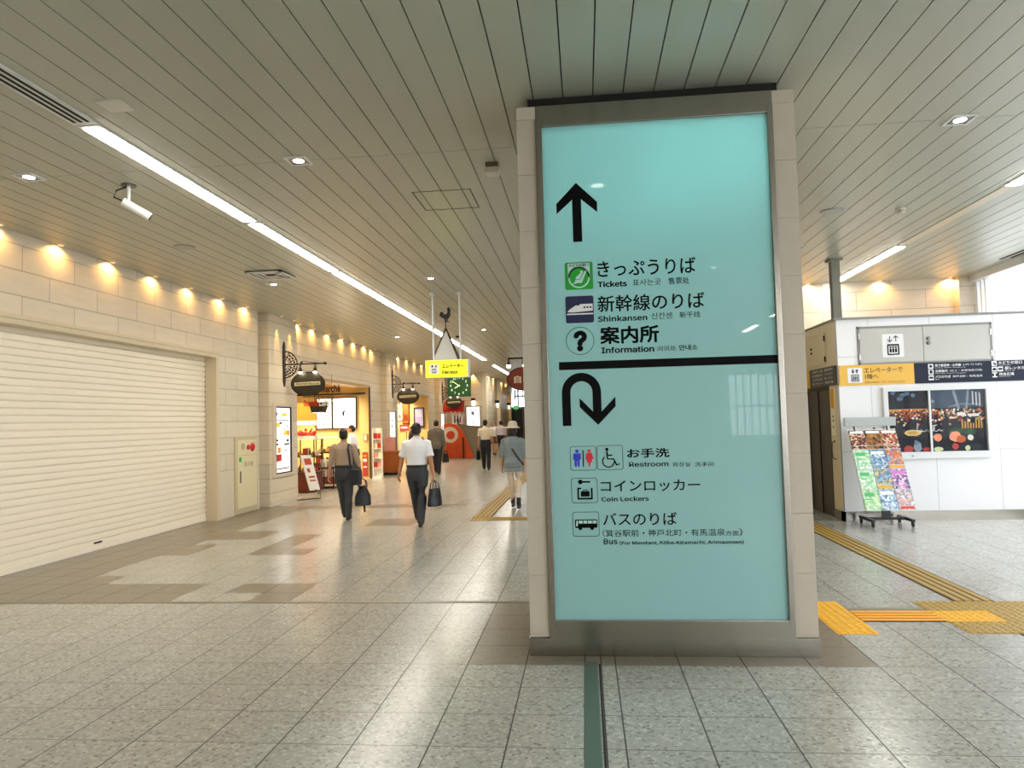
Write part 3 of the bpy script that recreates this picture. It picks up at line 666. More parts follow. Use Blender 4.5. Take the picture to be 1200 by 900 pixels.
hc = empty('hose_cabinet', (WL, 14.03, .1), 'cream fire hose cabinet with round red lamp on the left wall', 'cabinet')
HCM = mat('cabinet_cream', '#e2d7b4', .4)
a = MB(); a.box(WL-.02, WL+.03, 13.55, 14.5, .02, 1.52, bev=.006); a.build('frame', mat('cabinet_frame', '#cbbf9d', .45), hc)
a = MB(); a.box(WL+.025, WL+.045, 13.62, 14.44, .12, 1.15, bev=.005); a.build('door', HCM, hc)
a = MB(); a.box(WL+.025, WL+.045, 13.62, 14.44, 1.16, 1.46, bev=.005); a.build('panel', HCM, hc)
a = MB(); a.lathe([(.09, .0), (.09, .012), (.07, .03), (0, .05)], (WL+.045, 14.24, 1.31), 20, 'X'); plabel(a.build('alarm_lamp', mat('alarm_red', '#c4151c', .3), hc), 'round red alarm lamp')
a = MB(); a.lathe([(.05, 0), (.05, .025), (.03, .03)], (WL+.045, 14.05, 1.31), 16, 'X'); plabel(a.build('call_button', MATS['alarm_red'], hc), 'red call button')
a = MB(); a.lathe([(.07, 0), (.07, .004)], (WL+.045, 13.83, 1.33), 20, 'X'); a.build('speaker_grille', mat('bronze_grey', '#b7a98a', .5), hc)
a = MB(); a.box(WL+.045, WL+.055, 13.7, 13.74, .62, .85, bev=.003); a.build('handle', STEELD, hc)
a = MB(); a.box(WL+.045, WL+.048, 13.67, 13.77, 1.03, 1.12); plabel(a.build('sticker', GRN, hc), 'small green sticker')
text('消火栓', 13.86, 14.28, .93, 1.03, (WL+.045, 0, 0), EAST, mat('grey_print', '#6b655a', .6), hc)

LIT = mat('lit_poster_white', (1, .985, .94), .5, emit=1.15)
def lightbox(x, y0, y1, z0, z1, lab, seed, blocks):
    t = empty('poster_lightbox', (x, (y0+y1)/2, z0), lab, 'light box')
    f = MB(); e = .07
    for q in ((y0-e-.05, y1+e+.05, z1, z1+e), (y0-e-.05, y1+e+.05, z0-e, z0), (y0-e-.05, y0-.0, z0, z1), (y1, y1+e+.05, z0, z1)): f.box(x-.02, x+.035, q[0], q[1], q[2], q[3], bev=.004)
    f.build('surround', LIMEB, t)
    f = MB()
    for q in ((y0, y1, z1-.03, z1), (y0, y1, z0, z0+.03), (y0, y0+.03, z0, z1), (y1-.06, y1, z0, z1)): f.box(x-.01, x+.03, q[0], q[1], q[2], q[3])
    f.build('frame', IRON, t)
    f = MB(); f.box(x-.01, x+.01, y0+.03, y1-.06, z0+.03, z1-.03); f.build('lit_face', LIT, t)
    rnd = random.Random(seed); cols = [mat('print_yellow', '#f4cf4c', .5, emit=.5), RED, BLACK, mat('print_orange', '#e89a34', .5, emit=.4), mat('print_green', '#7fae5a', .5, emit=.3)]
    f = MB(); W_ = y1-y0-.1; H_ = z1-z0-.06
    for (u, v, a_, b_, c) in blocks: f.m(c); f.box(x+.0102, x+.0115, y0+.04+u*W_, y0+.04+(u+a_)*W_, z0+.03+v*H_, z0+.03+(v+b_)*H_)
    f.build('print', cols, t)
BL1 = [(.0, .045, .95, .018, 2), (.0, .17, .38, .11, 1), (.1, .3, .22, .09, 3), (.0, .42, .16, .03, 2), (.0, .48, .16, .03, 2), (.55, .42, .4, .025, 2), (.75, .47, .16, .04, 2), (.55, .57, .28, .08, 0), (.8, .56, .15, .09, 3), (.0, .70, .3, .07, 0), (.25, .75, .18, .03, 2), (.55, .66, .1, .02, 2), (.0, .8, .95, .012, 2), (0, .88, .1, .05, 2), (.55, .25, .04, .1, 4), (.85, .25, .04, .1, 4), (.62, .33, .14, .02, 2), (.75, .7, .12, .03, 4), (.4, .87, .4, .05, 0)]
lightbox(WL+.08, 15.25, 16.1, .67, 2.15, 'lit poster box with food pictures on the first pilaster', 1, BL1)
lightbox(WL+.08, 24.55, 25.4, .67, 2.15, 'lit poster box with black writing on the second pilaster', 2, [(.3, .1, .15, .06, 2), (.3, .2, .12, .05, 2), (.3, .32, .15, .06, 2), (.5, .45, .12, .08, 2), (.35, .6, .15, .09, 2), (.3, .75, .18, .07, 2), (.1, .05, .8, .02, 2), (.6, .15, .2, .03, 4)])
lightbox(WL+.08, 33.6, 34.45, .67, 2.15, 'lit poster box on the third pilaster behind the man in grey', 3, [(.3, .2, .3, .05, 2), (.3, .5, .3, .08, 2)])

# wrought iron bracket signs
def bracket(y, lab, s1, s2=None):
    t = empty('bracket_sign', (WL+.08, y, 2.3), lab, 'shop sign'); x = WL+.08
    a = MB(); a.prism([(x, y-.05, 2.72), (x, y+.05, 2.72), (x, y+.05, 3.5), (x, y-.05, 3.5)], (.03, 0, 0))
    a.prism([(x, y-.05, 2.72), (x, y+.05, 2.72), (x, y, 2.6)], (.03, 0, 0)); a.prism([(x, y-.05, 3.5), (x, y+.05, 3.5), (x, y, 3.62)], (.03, 0, 0)); a.build('back_plate', IRON, t)
    sc = MB()
    sc.sweep([(x+.02+.3*math.sin(i*PI/14), y, 3.1+.3*math.cos(i*PI/14)) for i in range(15)], .014, 6)
    sc.sweep([(x+.02+.16*math.sin(i*PI/10), y, 3.1+.18*math.cos(i*PI/10)) for i in range(11)], .011, 6)
    for k in range(1, 8):
        an = k*PI/8; sc.sweep([(x+.02+.1*math.sin(an), y, 3.1+.1*math.cos(an)), (x+.02+.3*math.sin(an), y, 3.1+.3*math.cos(an))], .010, 6)
        sc.ball((x+.02+.235*math.sin(an+.19), y, 3.1+.235*math.cos(an+.19)), .025, 8)
    sc.build('scroll', IRON, t)
    a = MB(); a.sweep([(x, y, 3.1), (x+.95, y, 3.1)], .017, 8); a.ball((x+.97, y, 3.1), .035, 10); a.ball((x+.42, y, 3.13), .03, 8); a.sweep([(x+.42, y, 3.16), (x+.95, y, 3.1)], .008, 6); a.build('arm', IRON, t)
    for dx in (.40, .74):
        lm = MB(); lm.sweep([(x+dx, y, 3.1), (x+dx, y-.02, 3.0)], .014, 6); lm.lathe([(.03, .0), (.05, -.07), (.055, -.09)], (x+dx, y-.02, 3.01), 14); lo = lm.build('lamp', IRON, t)
        b = MB(); b.ball((x+dx, y-.02, 2.915), (.048, .048, .04), 12); b.build('bulb', mat('bulb_glow', (1, .9, .7), .4, emit=6), lo)
        light('bulb_light', 'POINT', (x+dx, y-.14, 2.9), 3, (1, .85, .6), t, size=.04)
    c = x+.57
    a = MB()
    for dx in (-.2, .2): a.sweep([(c+dx, y, 3.1), (c+dx, y, 2.85)], .006, 6)
    a.build('chain', IRON, t)
    a = MB(); O = (c, y, 2.65)
    a.m(0).prism([(c+u, y-.025, 2.65+v) for u, v in circ(0, 0, .39, 36, ry=.27)], (0, .05, 0))
    R = [(u, v) for u, v in circ(0, 0, .395, 36, ry=.275)]; Ri = [(u, v) for u, v in circ(0, 0, .37, 36, ry=.25)]
    a.m(1); ring_outline(a, R, Ri, (c, y-.025, 2.65), FRONT, .004); a.m(2); flat(a, [(-.31, -.045), (.29, -.03), (.29, .05), (-.31, .035)], (c, y-.025, 2.65), FRONT, .003)
    bd = a.build('board', [mat('sign_dark_green', '#2a261b', .4), IRON, mat('sign_strip', '#cdbd94', .4)], t)
    text(s1, -.27, .26, -.02, .03, (c, y-.028, 2.65), FRONT, IRON, bd, .01, lift=.004)
bracket(15.75, 'dark oval sign on a wrought iron bracket by the first shop', 'Gourmet Marché')
bracket(25.05, 'dark oval sign on a wrought iron bracket by the second shop', 'Gourmet Marché')
bracket(34.1, 'dark oval bracket sign in front of the red awning', 'Gourmet Marché')
# brown oval sign from the right side
t = empty('bracket_sign', (-1.45, 17, 2.45), 'brown oval sign with two lamps partly hidden by the pillar', 'shop sign'); c = -1.42
a = MB(); a.sweep([(-.6, 17, 3.17), (-1.72, 17, 3.17)], .02, 8); a.build('arm', IRON, t)
a = MB()
for dx in (0,): a.sweep([(c, 17, 3.17), (c, 17, 2.95)], .008, 6)
a.build('chain', IRON, t)
for x in (-1.74, -1.36):
    lm = MB(); lm.sweep([(x, 17, 3.19), (x, 16.98, 3.07)], .02, 8); lm.lathe([(.03, 0), (.05, -.06)], (x, 16.98, 3.08), 12); lo = lm.build('lamp', IRON, t)
    b = MB(); b.ball((x, 16.98, 2.99), .055, 12); b.build('bulb', MATS['bulb_glow'], lo)
a = MB(); a.m(0).prism([(c+u, 16.97, 2.68+v) for u, v in circ(0, 0, .37, 36, ry=.27)], (0, .06, 0)); a.m(1); ring_outline(a, circ(0, 0, .375, 36, ry=.275), circ(0, 0, .355, 36, ry=.255), (c, 16.97, 2.68), FRONT, .004)
bd = a.build('board', [mat('sign_brown', '#7c2f1a', .4), IRON], t)
text('自由', -.2, .2, -.1, .08, (c, 16.97, 2.68), FRONT, mat('cream_print', '#f0e2c8', .5), bd, .02, lift=.003)

# ------------------------------------------------------------------ hanging lift sign, rooster ornament, clock
HY = 13.3
t = empty('hanging_sign', (-2.52, HY, 2.5), 'yellow hanging elevator sign on two white poles', 'sign')
HYEL = mat('sign_yellow_lit', (.93, .88, .02), .4, emit=.75)
a = MB(); a.box(-2.93, -2.10, HY, HY+.16, 2.535, 2.87, bev=.004); a.build('box', ALU, t)
a = MB(); a.box(-2.92, -2.14, HY-.006, HY+.002, 2.545, 2.86); plabel(a.build('face', HYEL, t), 'bright yellow face')
for x in (-2.78, -2.27):
    a = MB(); a.sweep([(x, HY+.08, 2.86), (x, HY+.08, CZ)], .02, 12); a.lathe([(.065, -.05), (.055, .0)], (x, HY+.08, CZ-.0), 18); a.build('pole', ALU, t)
O = (0, HY-.006, 0); g = MB(); g.m(0); flat(g, rrect(-2.85, -2.67, 2.61, 2.79, .02), O, FRONT)
g.m(1); flat(g, rrect(-2.80, -2.72, 2.625, 2.705, .005), O, FRONT, .003)
g.m(0); 
for k in range(3): flat(g, rrect(-2.79+.023*k, -2.775+.023*k, 2.64, 2.69, .003), O, FRONT, .0045)
g.m(1); flat(g, [(-2.795, 2.725), (-2.77, 2.75), (-2.78, 2.75), (-2.78, 2.775), (-2.81, 2.775), (-2.81, 2.75), (-2.82, 2.75)], O, FRONT, .003); flat(g, [(-2.725, 2.775), (-2.70, 2.75), (-2.715, 2.75), (-2.715, 2.725), (-2.735, 2.725), (-2.735, 2.75), (-2.75, 2.75)], O, FRONT, .003)
g.build('pictogram', [WPRINT, NAVY], t)
text('エレベーター', -2.61, -2.20, 2.71, 2.79, O, FRONT, mat('sign_olive', '#2c2c06', .5), t, .05, lift=.003)
text('Elevator', -2.61, -2.31, 2.60, 2.67, O, FRONT, MATS['sign_olive'], t, .03, lift=.003)

RY = 14.9; t = empty('rooster_weathervane', (-2.83, RY, 2.6), 'black rooster on a white pointed roof hanging in the corridor', 'ornament')
cx = -2.83; a = MB(); a.prism([(cx-.29, RY-.12, 2.98), (cx+.29, RY-.12, 2.98), (cx, RY-.01, 3.62)], (0, .0, 0.001)); a = MB()
for s_ in (-1, 1):
    a.quad((cx-.27, RY+.14*s_, 2.97), (cx+.27, RY+.14*s_, 2.97), (cx+.001, RY, 3.62), (cx-.001, RY, 3.62))
    a.quad((cx+.27*s_, RY-.14, 2.97), (cx+.27*s_, RY+.14, 2.97), (cx, RY+.001, 3.62), (cx, RY-.001, 3.62))
plabel(a.build('roof', mat('canvas_white', '#cfd0cc', .6), t), 'white pointed roof')
a = MB()
for sx in (-1, 1):
    for sy in (-1, 1): a.sweep([(cx+.3*sx, RY+.15*sy, 2.93), (cx, RY, 3.68)], .012, 6)
a.sweep([(cx-.3, RY-.15, 2.95), (cx+.3, RY-.15, 2.95)], .012, 6).sweep([(cx-.3, RY+.15, 2.95), (cx+.3, RY+.15, 2.95)], .012, 6).sweep([(cx, RY, 3.6), (cx, RY, 3.86)], .01, 6)
for sx in (-1, 1): a.sweep([(cx+.3*sx, RY, 2.97), (cx+.3*sx, RY, CZ)], .003, 5)
a.build('frame', IRON, t)
rp = [(-.16, .1), (-.13, .19), (-.08, .21), (-.05, .15), (0, .12), (.05, .16), (.06, .24), (.04, .28), (.08, .33), (.11, .32), (.12, .27), (.15, .25), (.125, .22), (.13, .12), (.09, .02), (.04, -.03), (.05, -.09), (.09, -.08), (.09, -.1), (-.02, -.1), (-.02, -.03), (-.06, .02), (-.1, .03)]
a = MB(); a.prism([(cx+u*.8, RY-.02, 3.87+v*.72) for u, v in rp], (0, .04, 0)); plabel(a.build('rooster', BLK, t), 'black rooster silhouette')

KY = 20.2; kx0, kx1 = -3.82, -3.17; t = empty('hanging_clock', ((kx0+kx1)/2, KY, 2.5), 'square green clock hanging behind the yellow lift sign', 'clock')
a = MB(); a.box(kx0, kx1, KY, KY+.14, 2.42, 3.04, bev=.01); a.build('case', mat('clock_green', '#154d1c', .35), t)
a = MB(); a.sweep([(-3.45, KY+.07, 3.03), (-3.45, KY+.07, CZ)], .022, 8); a.sweep([(-3.56, KY+.07, CZ-.03), (-3.45, KY+.07, CZ-.03)], .03, 8); a.build('pole', IRON, t)
kc = ((kx0+kx1)/2, KY, 2.73); KW = mat('clock_white', (.75, .95, .55), .5, emit=.4)
NUM = ['12', '1', '2', '3', '4', '5', '6', '7', '8', '9', '10', '11']
for k in range(12):
    an = PI/2-k*PI/6; u, v = .235*math.cos(an), .235*math.sin(an); text(NUM[k], u-.04, u+.04, v-.032, v+.032, kc, FRONT, KW, t, .02, 'numeral', .002, True, 'c')
for an, ln, wd in ((PI/2+.95, .2, .022), (PI/2+2.1, .14, .03)):
    a = MB(); flat(a, band([(-.03*math.cos(an), -.03*math.sin(an)), (ln*math.cos(an), ln*math.sin(an))], wd), kc, FRONT, .004); a.build('hand', KW, t)

# ------------------------------------------------------------------ lift block on the right
EX, EY, EZ = 3.98, 11.85, 3.15
ELW = stone('white_lift_panels', '#eeeef0', 60, 60, mortar=.001)
lf = empty('lift_block', (5.7, 12.9, 0), 'white panelled lift block standing in front of the back wall', 'lift shaft')
a = MB(); a.box(EX, 7.0, EY, EY+.06, .15, EZ).box(EX+.06, 7.0, EY+.05, 13.7, .15, EZ-.02); a.build('front_wall', mat('lift_white', '#ececee', .3, coat=.3), lf)
a = MB(); a.box(EX-.001, EX+.05, EY+.03, 12.28, .15, EZ).box(EX-.001, EX+.05, 12.28, 13.72, 2.11, EZ).box(EX-.001, EX+.05, 13.5, 13.72, .15, 2.11); a.build('side_wall', mat('lift_beige', '#d9cba4', .3, coat=.4), lf)
a = MB(); a.box(EX-.012, EX+.02, EY-.012, 12.28, 0, .15).box(EX-.012, 7.0, EY-.012, EY+.1, 0, .15); plabel(a.build('baseboard', STEEL, lf), 'brushed steel baseboard')
a = MB(); a.box(EX-.02, 7.0, EY-.02, 13.74, EZ, EZ+.035); a.build('top_trim', mat('grey_trim', '#8b8a86', .4), lf)
a = MB(); a.box(EX-.004, EX+.012, EY-.004, EY+.012, .15, EZ); a.build('corner_trim', MATS['grey_trim'], lf)
SL = mat('seam_line', '#b4b4b4', .6); a = MB()
for x, z0, z1 in ((4.475, .15, 2.1), (4.475, 3.02, EZ), (5.39, .15, .95), (5.39, 3.02, EZ), (6.325, .15, 3.15)): a.box(x-.003, x+.003, EY-.0008, EY+.002, z0, z1)
for z, x0, x1 in ((2.562, EX, 4.32), (2.562, 6.28, 7.0), (1.077, 6.19, 7.0), (1.077, EX, 4.66)): a.box(x0, x1, EY-.0008, EY+.002, z-.003, z+.003)
a.build('panel_seam', SL, lf)
# inspection hatch doors
HG = mat('hatch_grey', '#c4c2bc', .4)
a = MB()
for q in ((4.30, 6.30, 3.0, 3.03), (4.30, 6.30, 2.43, 2.455), (4.30, 4.33, 2.43, 3.03), (6.27, 6.30, 2.43, 3.03)): a.box(q[0], q[1], EY-.012, EY+.01, q[2], q[3])
a.build('hatch_frame', MATS['grey_trim'], lf)
for k, (x0, x1) in enumerate(((4.335, 5.275), (5.285, 6.265))):
    a = MB(); a.box(x0, x1, EY-.014, EY+.01, 2.46, 2.995, bev=.003); d = a.build('hatch_door', HG, lf)
    for z in (2.55, 2.88):
        h = MB(); xx = 4.325 if k == 0 else 6.275; h.box(xx-.012, xx+.012, EY-.025, EY-.01, z-.045, z+.045); h.build('hinge', STEEL, d)
    if k:
        for z in (2.74, 2.81):
            h = MB(); h.lathe([(.03, 0), (.03, -.015), (.015, -.02)], (5.36, EY-.014, z), 14, 'Y'); h.build('lock', STEELD, d)
    else:
        O = (0, EY-.014, 0); g = MB(); g.m(0); flat(g, rrect(4.67, 4.99, 2.535, 2.90, .02), O, FRONT); g.m(1)
        ring_outline(g, rrect(4.74, 4.92, 2.57, 2.74, .012), rrect(4.76, 4.90, 2.59, 2.72, .004), O, FRONT, .003); 
        for q in range(3): flat(g, circ(4.79+.04*q, 2.69, .016, 12), O, FRONT, .003); flat(g, rrect(4.775+.04*q, 4.805+.04*q, 2.61, 2.67, .004), O, FRONT, .003)
        flat(g, rrect(4.76, 4.90, 2.715, 2.725, .002), O, FRONT, .003)
        for s_, xx in ((-1, 4.785), (1, 4.875)):
            flat(g, band([(xx+.03*0, 2.78), (xx, 2.865)], .012), O, FRONT, .003); tip = 2.87 if s_ > 0 else 2.775
            flat(g, band([(xx-.035, tip-.035*s_), (xx, tip), (xx+.035, tip-.035*s_)], .013), O, FRONT, .0035)
        g.build('lift_sticker', [WPRINT, BLACK], d)
# side hatch door, sliding lift door, notices
d = MB(); d.box(EX-.012, EX+.01, 12.36, 13.45, 2.51, 3.02, bev=.003); d = d.build('hatch_door', mat('hatch_beige', '#dccfa9', .35), lf)
for z in (2.58, 2.92): h = MB(); h.box(EX-.025, EX-.01, 12.345, 12.375, z-.045, z+.045); h.build('hinge', IRON, d)
for z in (2.73, 2.80): h = MB(); h.ball((EX-.014, 13.05, z), .022, 10); h.build('lock', IRON, d)
a = MB(); a.box(EX+.02, EX+.05, 12.28, 13.5, .0, 2.11); a.build('lift_door', mat('door_bronze', '#4a453c', .35, metal=.5), lf)
a = MB(); a.box(EX-.005, EX+.05, 12.27, 12.33, 0, 2.13).box(EX-.005, EX+.05, 13.47, 13.53, 0, 2.13).box(EX-.005, EX+.05, 12.27, 13.53, 2.07, 2.13); a.build('door_frame', mat('frame_dark', '#36332d', .4, metal=.4), lf)
a = MB(); a.box(EX+.005, EX+.021, 12.88, 12.885, 0, 2.08); a.build('door_gap', DARK, lf)
a = MB(); a.box(EX-.012, EX-.0, 12.03, 12.2, 1.33, 2.09, bev=.003); cp = a.build('call_panel', mat('notice_cream', '#e9e2c6', .4), lf)
a = MB(); a.box(EX-.015, EX-.011, 12.04, 12.19, 1.76, 2.08); plabel(a.build('notice', mat('notice_orange', '#e0a31c', .5), cp), 'orange notice')
a = MB()
for z in (1.45, 1.55, 1.62): a.box(EX-.016, EX-.011, 12.09, 12.13, z, z+.03)
a.build('button', BLK, cp)
a = MB(); a.sweep([(EX-.001, 12.1, .95), (EX-.05, 12.1, .97), (EX-.05, 12.1, 1.22), (EX-.001, 12.1, 1.24)], .012, 8); a.build('handrail', STEELD, lf)
# sign bands
BAND = mat('band_navy', '#1a2236', .5, spec=.25); BYEL = mat('band_yellow', '#eab42a', .4, coat=.2)
sg = empty('direction_sign', (5.5, EY, 2.11), 'long yellow and navy direction sign across the front of the lift block', 'sign')
a = MB(); a.box(EX+.02, 5.12, EY-.022, EY+.01, 2.112, 2.43); plabel(a.build('yellow_panel', BYEL, sg), 'yellow panel'); a = MB(); a.box(5.122, 7.0, EY-.022, EY+.01, 2.112, 2.43); plabel(a.build('navy_panel', BAND, sg), 'navy panel')
O = (0, EY-.022, 0); BT = mat('brown_print', '#57400a', .5)
g = MB(); g.m(0); flat(g, rrect(4.125, 4.345, 2.15, 2.385, .015), O, FRONT); g.m(1); ring_outline(g, rrect(4.175, 4.295, 2.17, 2.28, .006), rrect(4.188, 4.282, 2.183, 2.267, .003), O, FRONT, .003)
for q in range(3): flat(g, rrect(4.197+.028*q, 4.217+.028*q, 2.19, 2.255, .005), O, FRONT, .003)
flat(g, [(4.205, 2.30), (4.235, 2.33), (4.215, 2.33), (4.215, 2.365), (4.195, 2.365), (4.195, 2.33), (4.175, 2.33)], O, FRONT, .003); flat(g, [(4.265, 2.365), (4.295, 2.335), (4.275, 2.335), (4.275, 2.30), (4.255, 2.30), (4.255, 2.335), (4.235, 2.335)], O, FRONT, .003)
g.build('pictogram', [WPRINT, NAVY], sg)
text('エレベーターで', 4.375, 4.95, 2.30, 2.385, O, FRONT, BT, sg, .012); text('1階へ', 4.385, 4.585, 2.205, 2.285, O, FRONT, BT, sg, .012); text('Elevator (To 1st Floor)', 4.385, 4.97, 2.135, 2.17, O, FRONT, BT, sg, .0)
def icon(u, v, s_, style, par):
    g = MB(); g.m(0); flat(g, rrect(u, u+s_, v, v+s_, .006), O, FRONT); g.m(1)
    f = lambda pts: flat(g, [(u+a*s_, v+b*s_) for a, b in pts], O, FRONT, .003)
    if style == 'train': f([(.22, .2), (.78, .2), (.78, .75), (.65, .88), (.35, .88), (.22, .75)])
    if style == 'metro': f(circ(.5, .52, .3, 16)); 
    if style == 'bus': f([(.12, .3), (.88, .3), (.88, .72), (.12, .72)])
    if style == 'arrow': f([(.35, .2), (.85, .15), (.8, .65), (.65, .5), (.35, .8), (.2, .65), (.5, .35)])
    if style == 'car': f([(.1, .25), (.9, .25), (.9, .5), (.75, .55), (.65, .78), (.3, .78), (.22, .55), (.1, .5)])
    if style == 'post': f([(0, .2), (.35, .2), (.35, .8), (0, .8)]); f([(.65, .2), (1, .2), (1, .8), (.65, .8)])
    g.build('pictogram', [WPRINT, BAND], par)
for r, (ic, s1, w1_, s2, sub) in enumerate((('metro', '地下鉄西神・山手線', .62, '(のりば)', 'Subway Seishin-Yamate Line'), ('train', '北神急行', .3, '(谷上・有馬温泉方面)', 'Hokushin Line for Tanigami'), ('bus', 'バスのりば', .36, '神戸北町・有馬温泉', 'Bus'))):
    v = 2.345-.088*r; icon(5.33, v-.012, .076, ic, sg); text(s1, 5.43, 5.43+w1_*.62, v+.018, v+.06, O, FRONT, WPRINT, sg, .02)
    text(s2, 5.43+w1_*.62+.03, 6.12, v+.02, v+.055, O, FRONT, WPRINT, sg, .0); text(sub, 5.43, 5.43+min(.45, .018*len(sub)), v-.008, v+.008, O, FRONT, WPRINT, sg)
for r, (ics, s1, x, sub) in enumerate(((('arrow',), 'みどりの窓口', 6.36, 'Ticket office'), (('car', 'bus'), '駅レンタカー', 6.45, 'Rent-a-car'), (('post',), '待合広場', 6.36, 'Waiting area'))):
    v = 2.36-.088*r
    for q, ic in enumerate(ics): icon(6.26+.085*q, v-.012, .076, ic, sg)
    text(s1, x, x+.062*len(s1)-.03, v+.012, v+.06, O, FRONT, WPRINT, sg, .015); text(sub, x, x+.014*len(sub), v-.01, v+.004, O, FRONT, WPRINT, sg)
sd = empty('direction_sign', (EX, 12.7, 2.11), 'dark direction sign on the shaded left side of the lift block above its door', 'sign')
a = MB(); a.box(EX-.02, EX+.0, EY+.02, 13.2, 2.13, 2.44); a.build('dark_panel', mat('band_brown', '#241d1c', .35), sd); a = MB(); a.box(EX-.02, EX+.0, 13.2, 13.5, 2.13, 2.44); a.build('yellow_panel', BYEL, sd)
OW = (EX-.02, 0, 0)
for r, (s1, s2) in enumerate((('地下鉄西神・山手線', '案内所'), ('北神急行', 'コインロッカー'), ('バスのりば', '駅レンタカー'), ('タクシー', '待合広場'))):
    v = 2.375-.068*r; text(s1, -13.05, -12.5, v, v+.04, OW, WEST, WPRINT, sd); text(s2, -12.4, -12.0, v, v+.04, OW, WEST, WPRINT, sd)
# steel post
a = MB(); a.box(4.0, 4.13, 11.95, 12.08, EZ+.03, CZ).box(3.96, 4.17, 11.9, 12.12, CZ-.03, CZ+.005); tag(a.build('steel_post', mat('post_grey', '#74746a', .45)), 'grey square post from the lift block corner up to the ceiling', 'post')

# festival poster case
pc = empty('poster_case', (5.41, EY, .95), 'white framed glazed case with a dark night festival poster', 'poster case')
a = MB()
for q in ((4.63, 6.19, 2.0, 2.065), (4.63, 6.19, .95, 1.055), (4.63, 4.70, 1.056, 1.999), (6.135, 6.19, 1.056, 1.999)): a.box(q[0], q[1], EY-.06, EY+.01, q[2], q[3], bev=.004)
a.build('frame', ALU, pc)
a = MB(); a.box(5.295, 5.325, EY-.055, EY-.03, 1.05, 2.005); a.build('meeting_stile', ALU, pc)
a = MB(); a.box(5.0, 5.03, EY-.063, EY-.06, .99, 1.003); a.build('lock', BLK, pc)
PM = {k: mat('poster_'+k, c, .6, spec=.2) for k, c in dict(night='#1a1c26', tree='#2c3138', blue='#5f7c98', gold='#cf9a4a', rust='#7a2f22', ember='#c4623a', pale='#e6ddd2', smoke='#8793a0', glow='#d9c27e', peach='#ef9a78', red='#b5433f', green='#31513a', steel='#465264', lime='#cfd9a8').items()}
keys = list(PM); a = MB(); PO = (0, EY-.012, 0); rnd = random.Random(5)
def pp(k, poly, lay): a.m(keys.index(k)); flat(a, poly, PO, FRONT, .0006*lay, .0003)
a.m(0); a.box(4.69, 6.14, EY-.012, EY+.0, 1.05, 2.005)
def blob(k, u, v, ru, rv, lay): pp(k, [(u+ru*math.cos(i*PI/8)*rnd.uniform(.85, 1.1), v+rv*math.sin(i*PI/8)*rnd.uniform(.85, 1.1)) for i in range(16)], lay)
pp('steel', [(5.33, 1.72), (6.13, 1.72), (6.13, 2.0), (5.33, 2.0)], 1)
pp('smoke', band([(5.68, 2.0), (5.75, 1.7)], .04), 2); pp('smoke', band([(5.9, 2.0), (5.86, 1.7)], .03), 2); pp('smoke', band([(5.6, 1.74), (5.8, 1.78), (6.05, 1.765)], .015), 2)
for i in range(7): blob('blue', rnd.uniform(4.72, 5.1), rnd.uniform(1.85, 1.98), .035, .03, 2)
blob('smoke', 5.36, 1.83, .04, .025, 2)
pp('gold', [(4.70, 1.69), (5.32, 1.69), (5.32, 1.72), (4.70, 1.72)], 2)
for i in range(330):
    u, v = rnd.uniform(4.72, 6.12), 1.70-abs(rnd.gauss(0, .085)); 
    if v < 1.45: continue
    ln = rnd.choice(['rust', 'rust', 'ember', 'gold', 'red', 'pale'] if u < 5.6 else ['pale', 'steel', 'ember', 'smoke', 'rust', 'gold'])
    r_ = rnd.uniform(.008, .022); pp(ln, circ(u, v, r_, 7), 2+rnd.random())
for u, v, w_, h_ in ((5.72, 1.6, .12, .05), (5.88, 1.585, .16, .04), (5.6, 1.56, .1, .02)): pp('pale', rrect(u, u+w_, v, v+h_, .01), 4)
for i in range(8): pp('gold', rrect(5.78+.04*i, 5.80+.04*i, 1.4, 1.4+rnd.uniform(.06, .18), .003), 4)
pp('night', [(4.69, 1.05), (6.14, 1.05), (6.14, 1.38), (4.69, 1.44)], 1.5)
blob('glow', 5.06, 1.35, .14, .05, 3); blob('gold', 5.06, 1.35, .07, .028, 3.4); blob('peach', 5.42, 1.27, .065, .06, 3); blob('peach', 5.67, 1.28, .09, .08, 3); blob('ember', 5.76, 1.24, .07, .06, 3.3); blob('pale', 5.9, 1.26, .045, .045, 3); blob('green', 5.7, 1.36, .12, .05, 2.8); blob('green', 5.9, 1.35, .1, .05, 2.8)
blob('red', 4.98, 1.1, .07, .05, 2.5); blob('smoke', 5.12, 1.13, .06, .08, 2.8); blob('blue', 5.1, 1.2, .03, .04, 3); blob('red', 5.25, 1.09, .06, .03, 2.5); blob('lime', 5.42, 1.09, .07, .035, 2.6); blob('lime', 5.85, 1.1, .04, .04, 2.7); blob('tree', 5.98, 1.12, .09, .05, 2.3); blob('red', 5.67, 1.13, .05, .05, 2.6)
a.build('festival_print', [PM[k] for k in keys], pc)
g = MB(); sc = lambda pts: flat(g, band(pts, .008), PO, FRONT, .004, .0004)
sc([(5.13, 1.5), (5.12, 1.38), (5.16, 1.36), (5.2, 1.385), (5.18, 1.40), (5.17, 1.37), (5.23, 1.365), (5.27, 1.40), (5.28, 1.365), (5.32, 1.40), (5.33, 1.365), (5.38, 1.40), (5.36, 1.44), (5.35, 1.375), (5.41, 1.365), (5.45, 1.40), (5.46, 1.37), (5.50, 1.38)])
sc([(5.33, 1.445), (5.42, 1.465)]); sc([(5.38, 1.47), (5.37, 1.40)]); g.build('script_writing', WPRINT, pc)
g = MB()
for c_ in range(3):
    for r in range(8): flat(g, rrect(5.95+.05*c_, 5.97+.05*c_, 1.95-.026*r-.012*c_, 1.967-.026*r-.012*c_, .003), PO, FRONT, .004, .0004)
g.build('small_writing', WPRINT, pc)
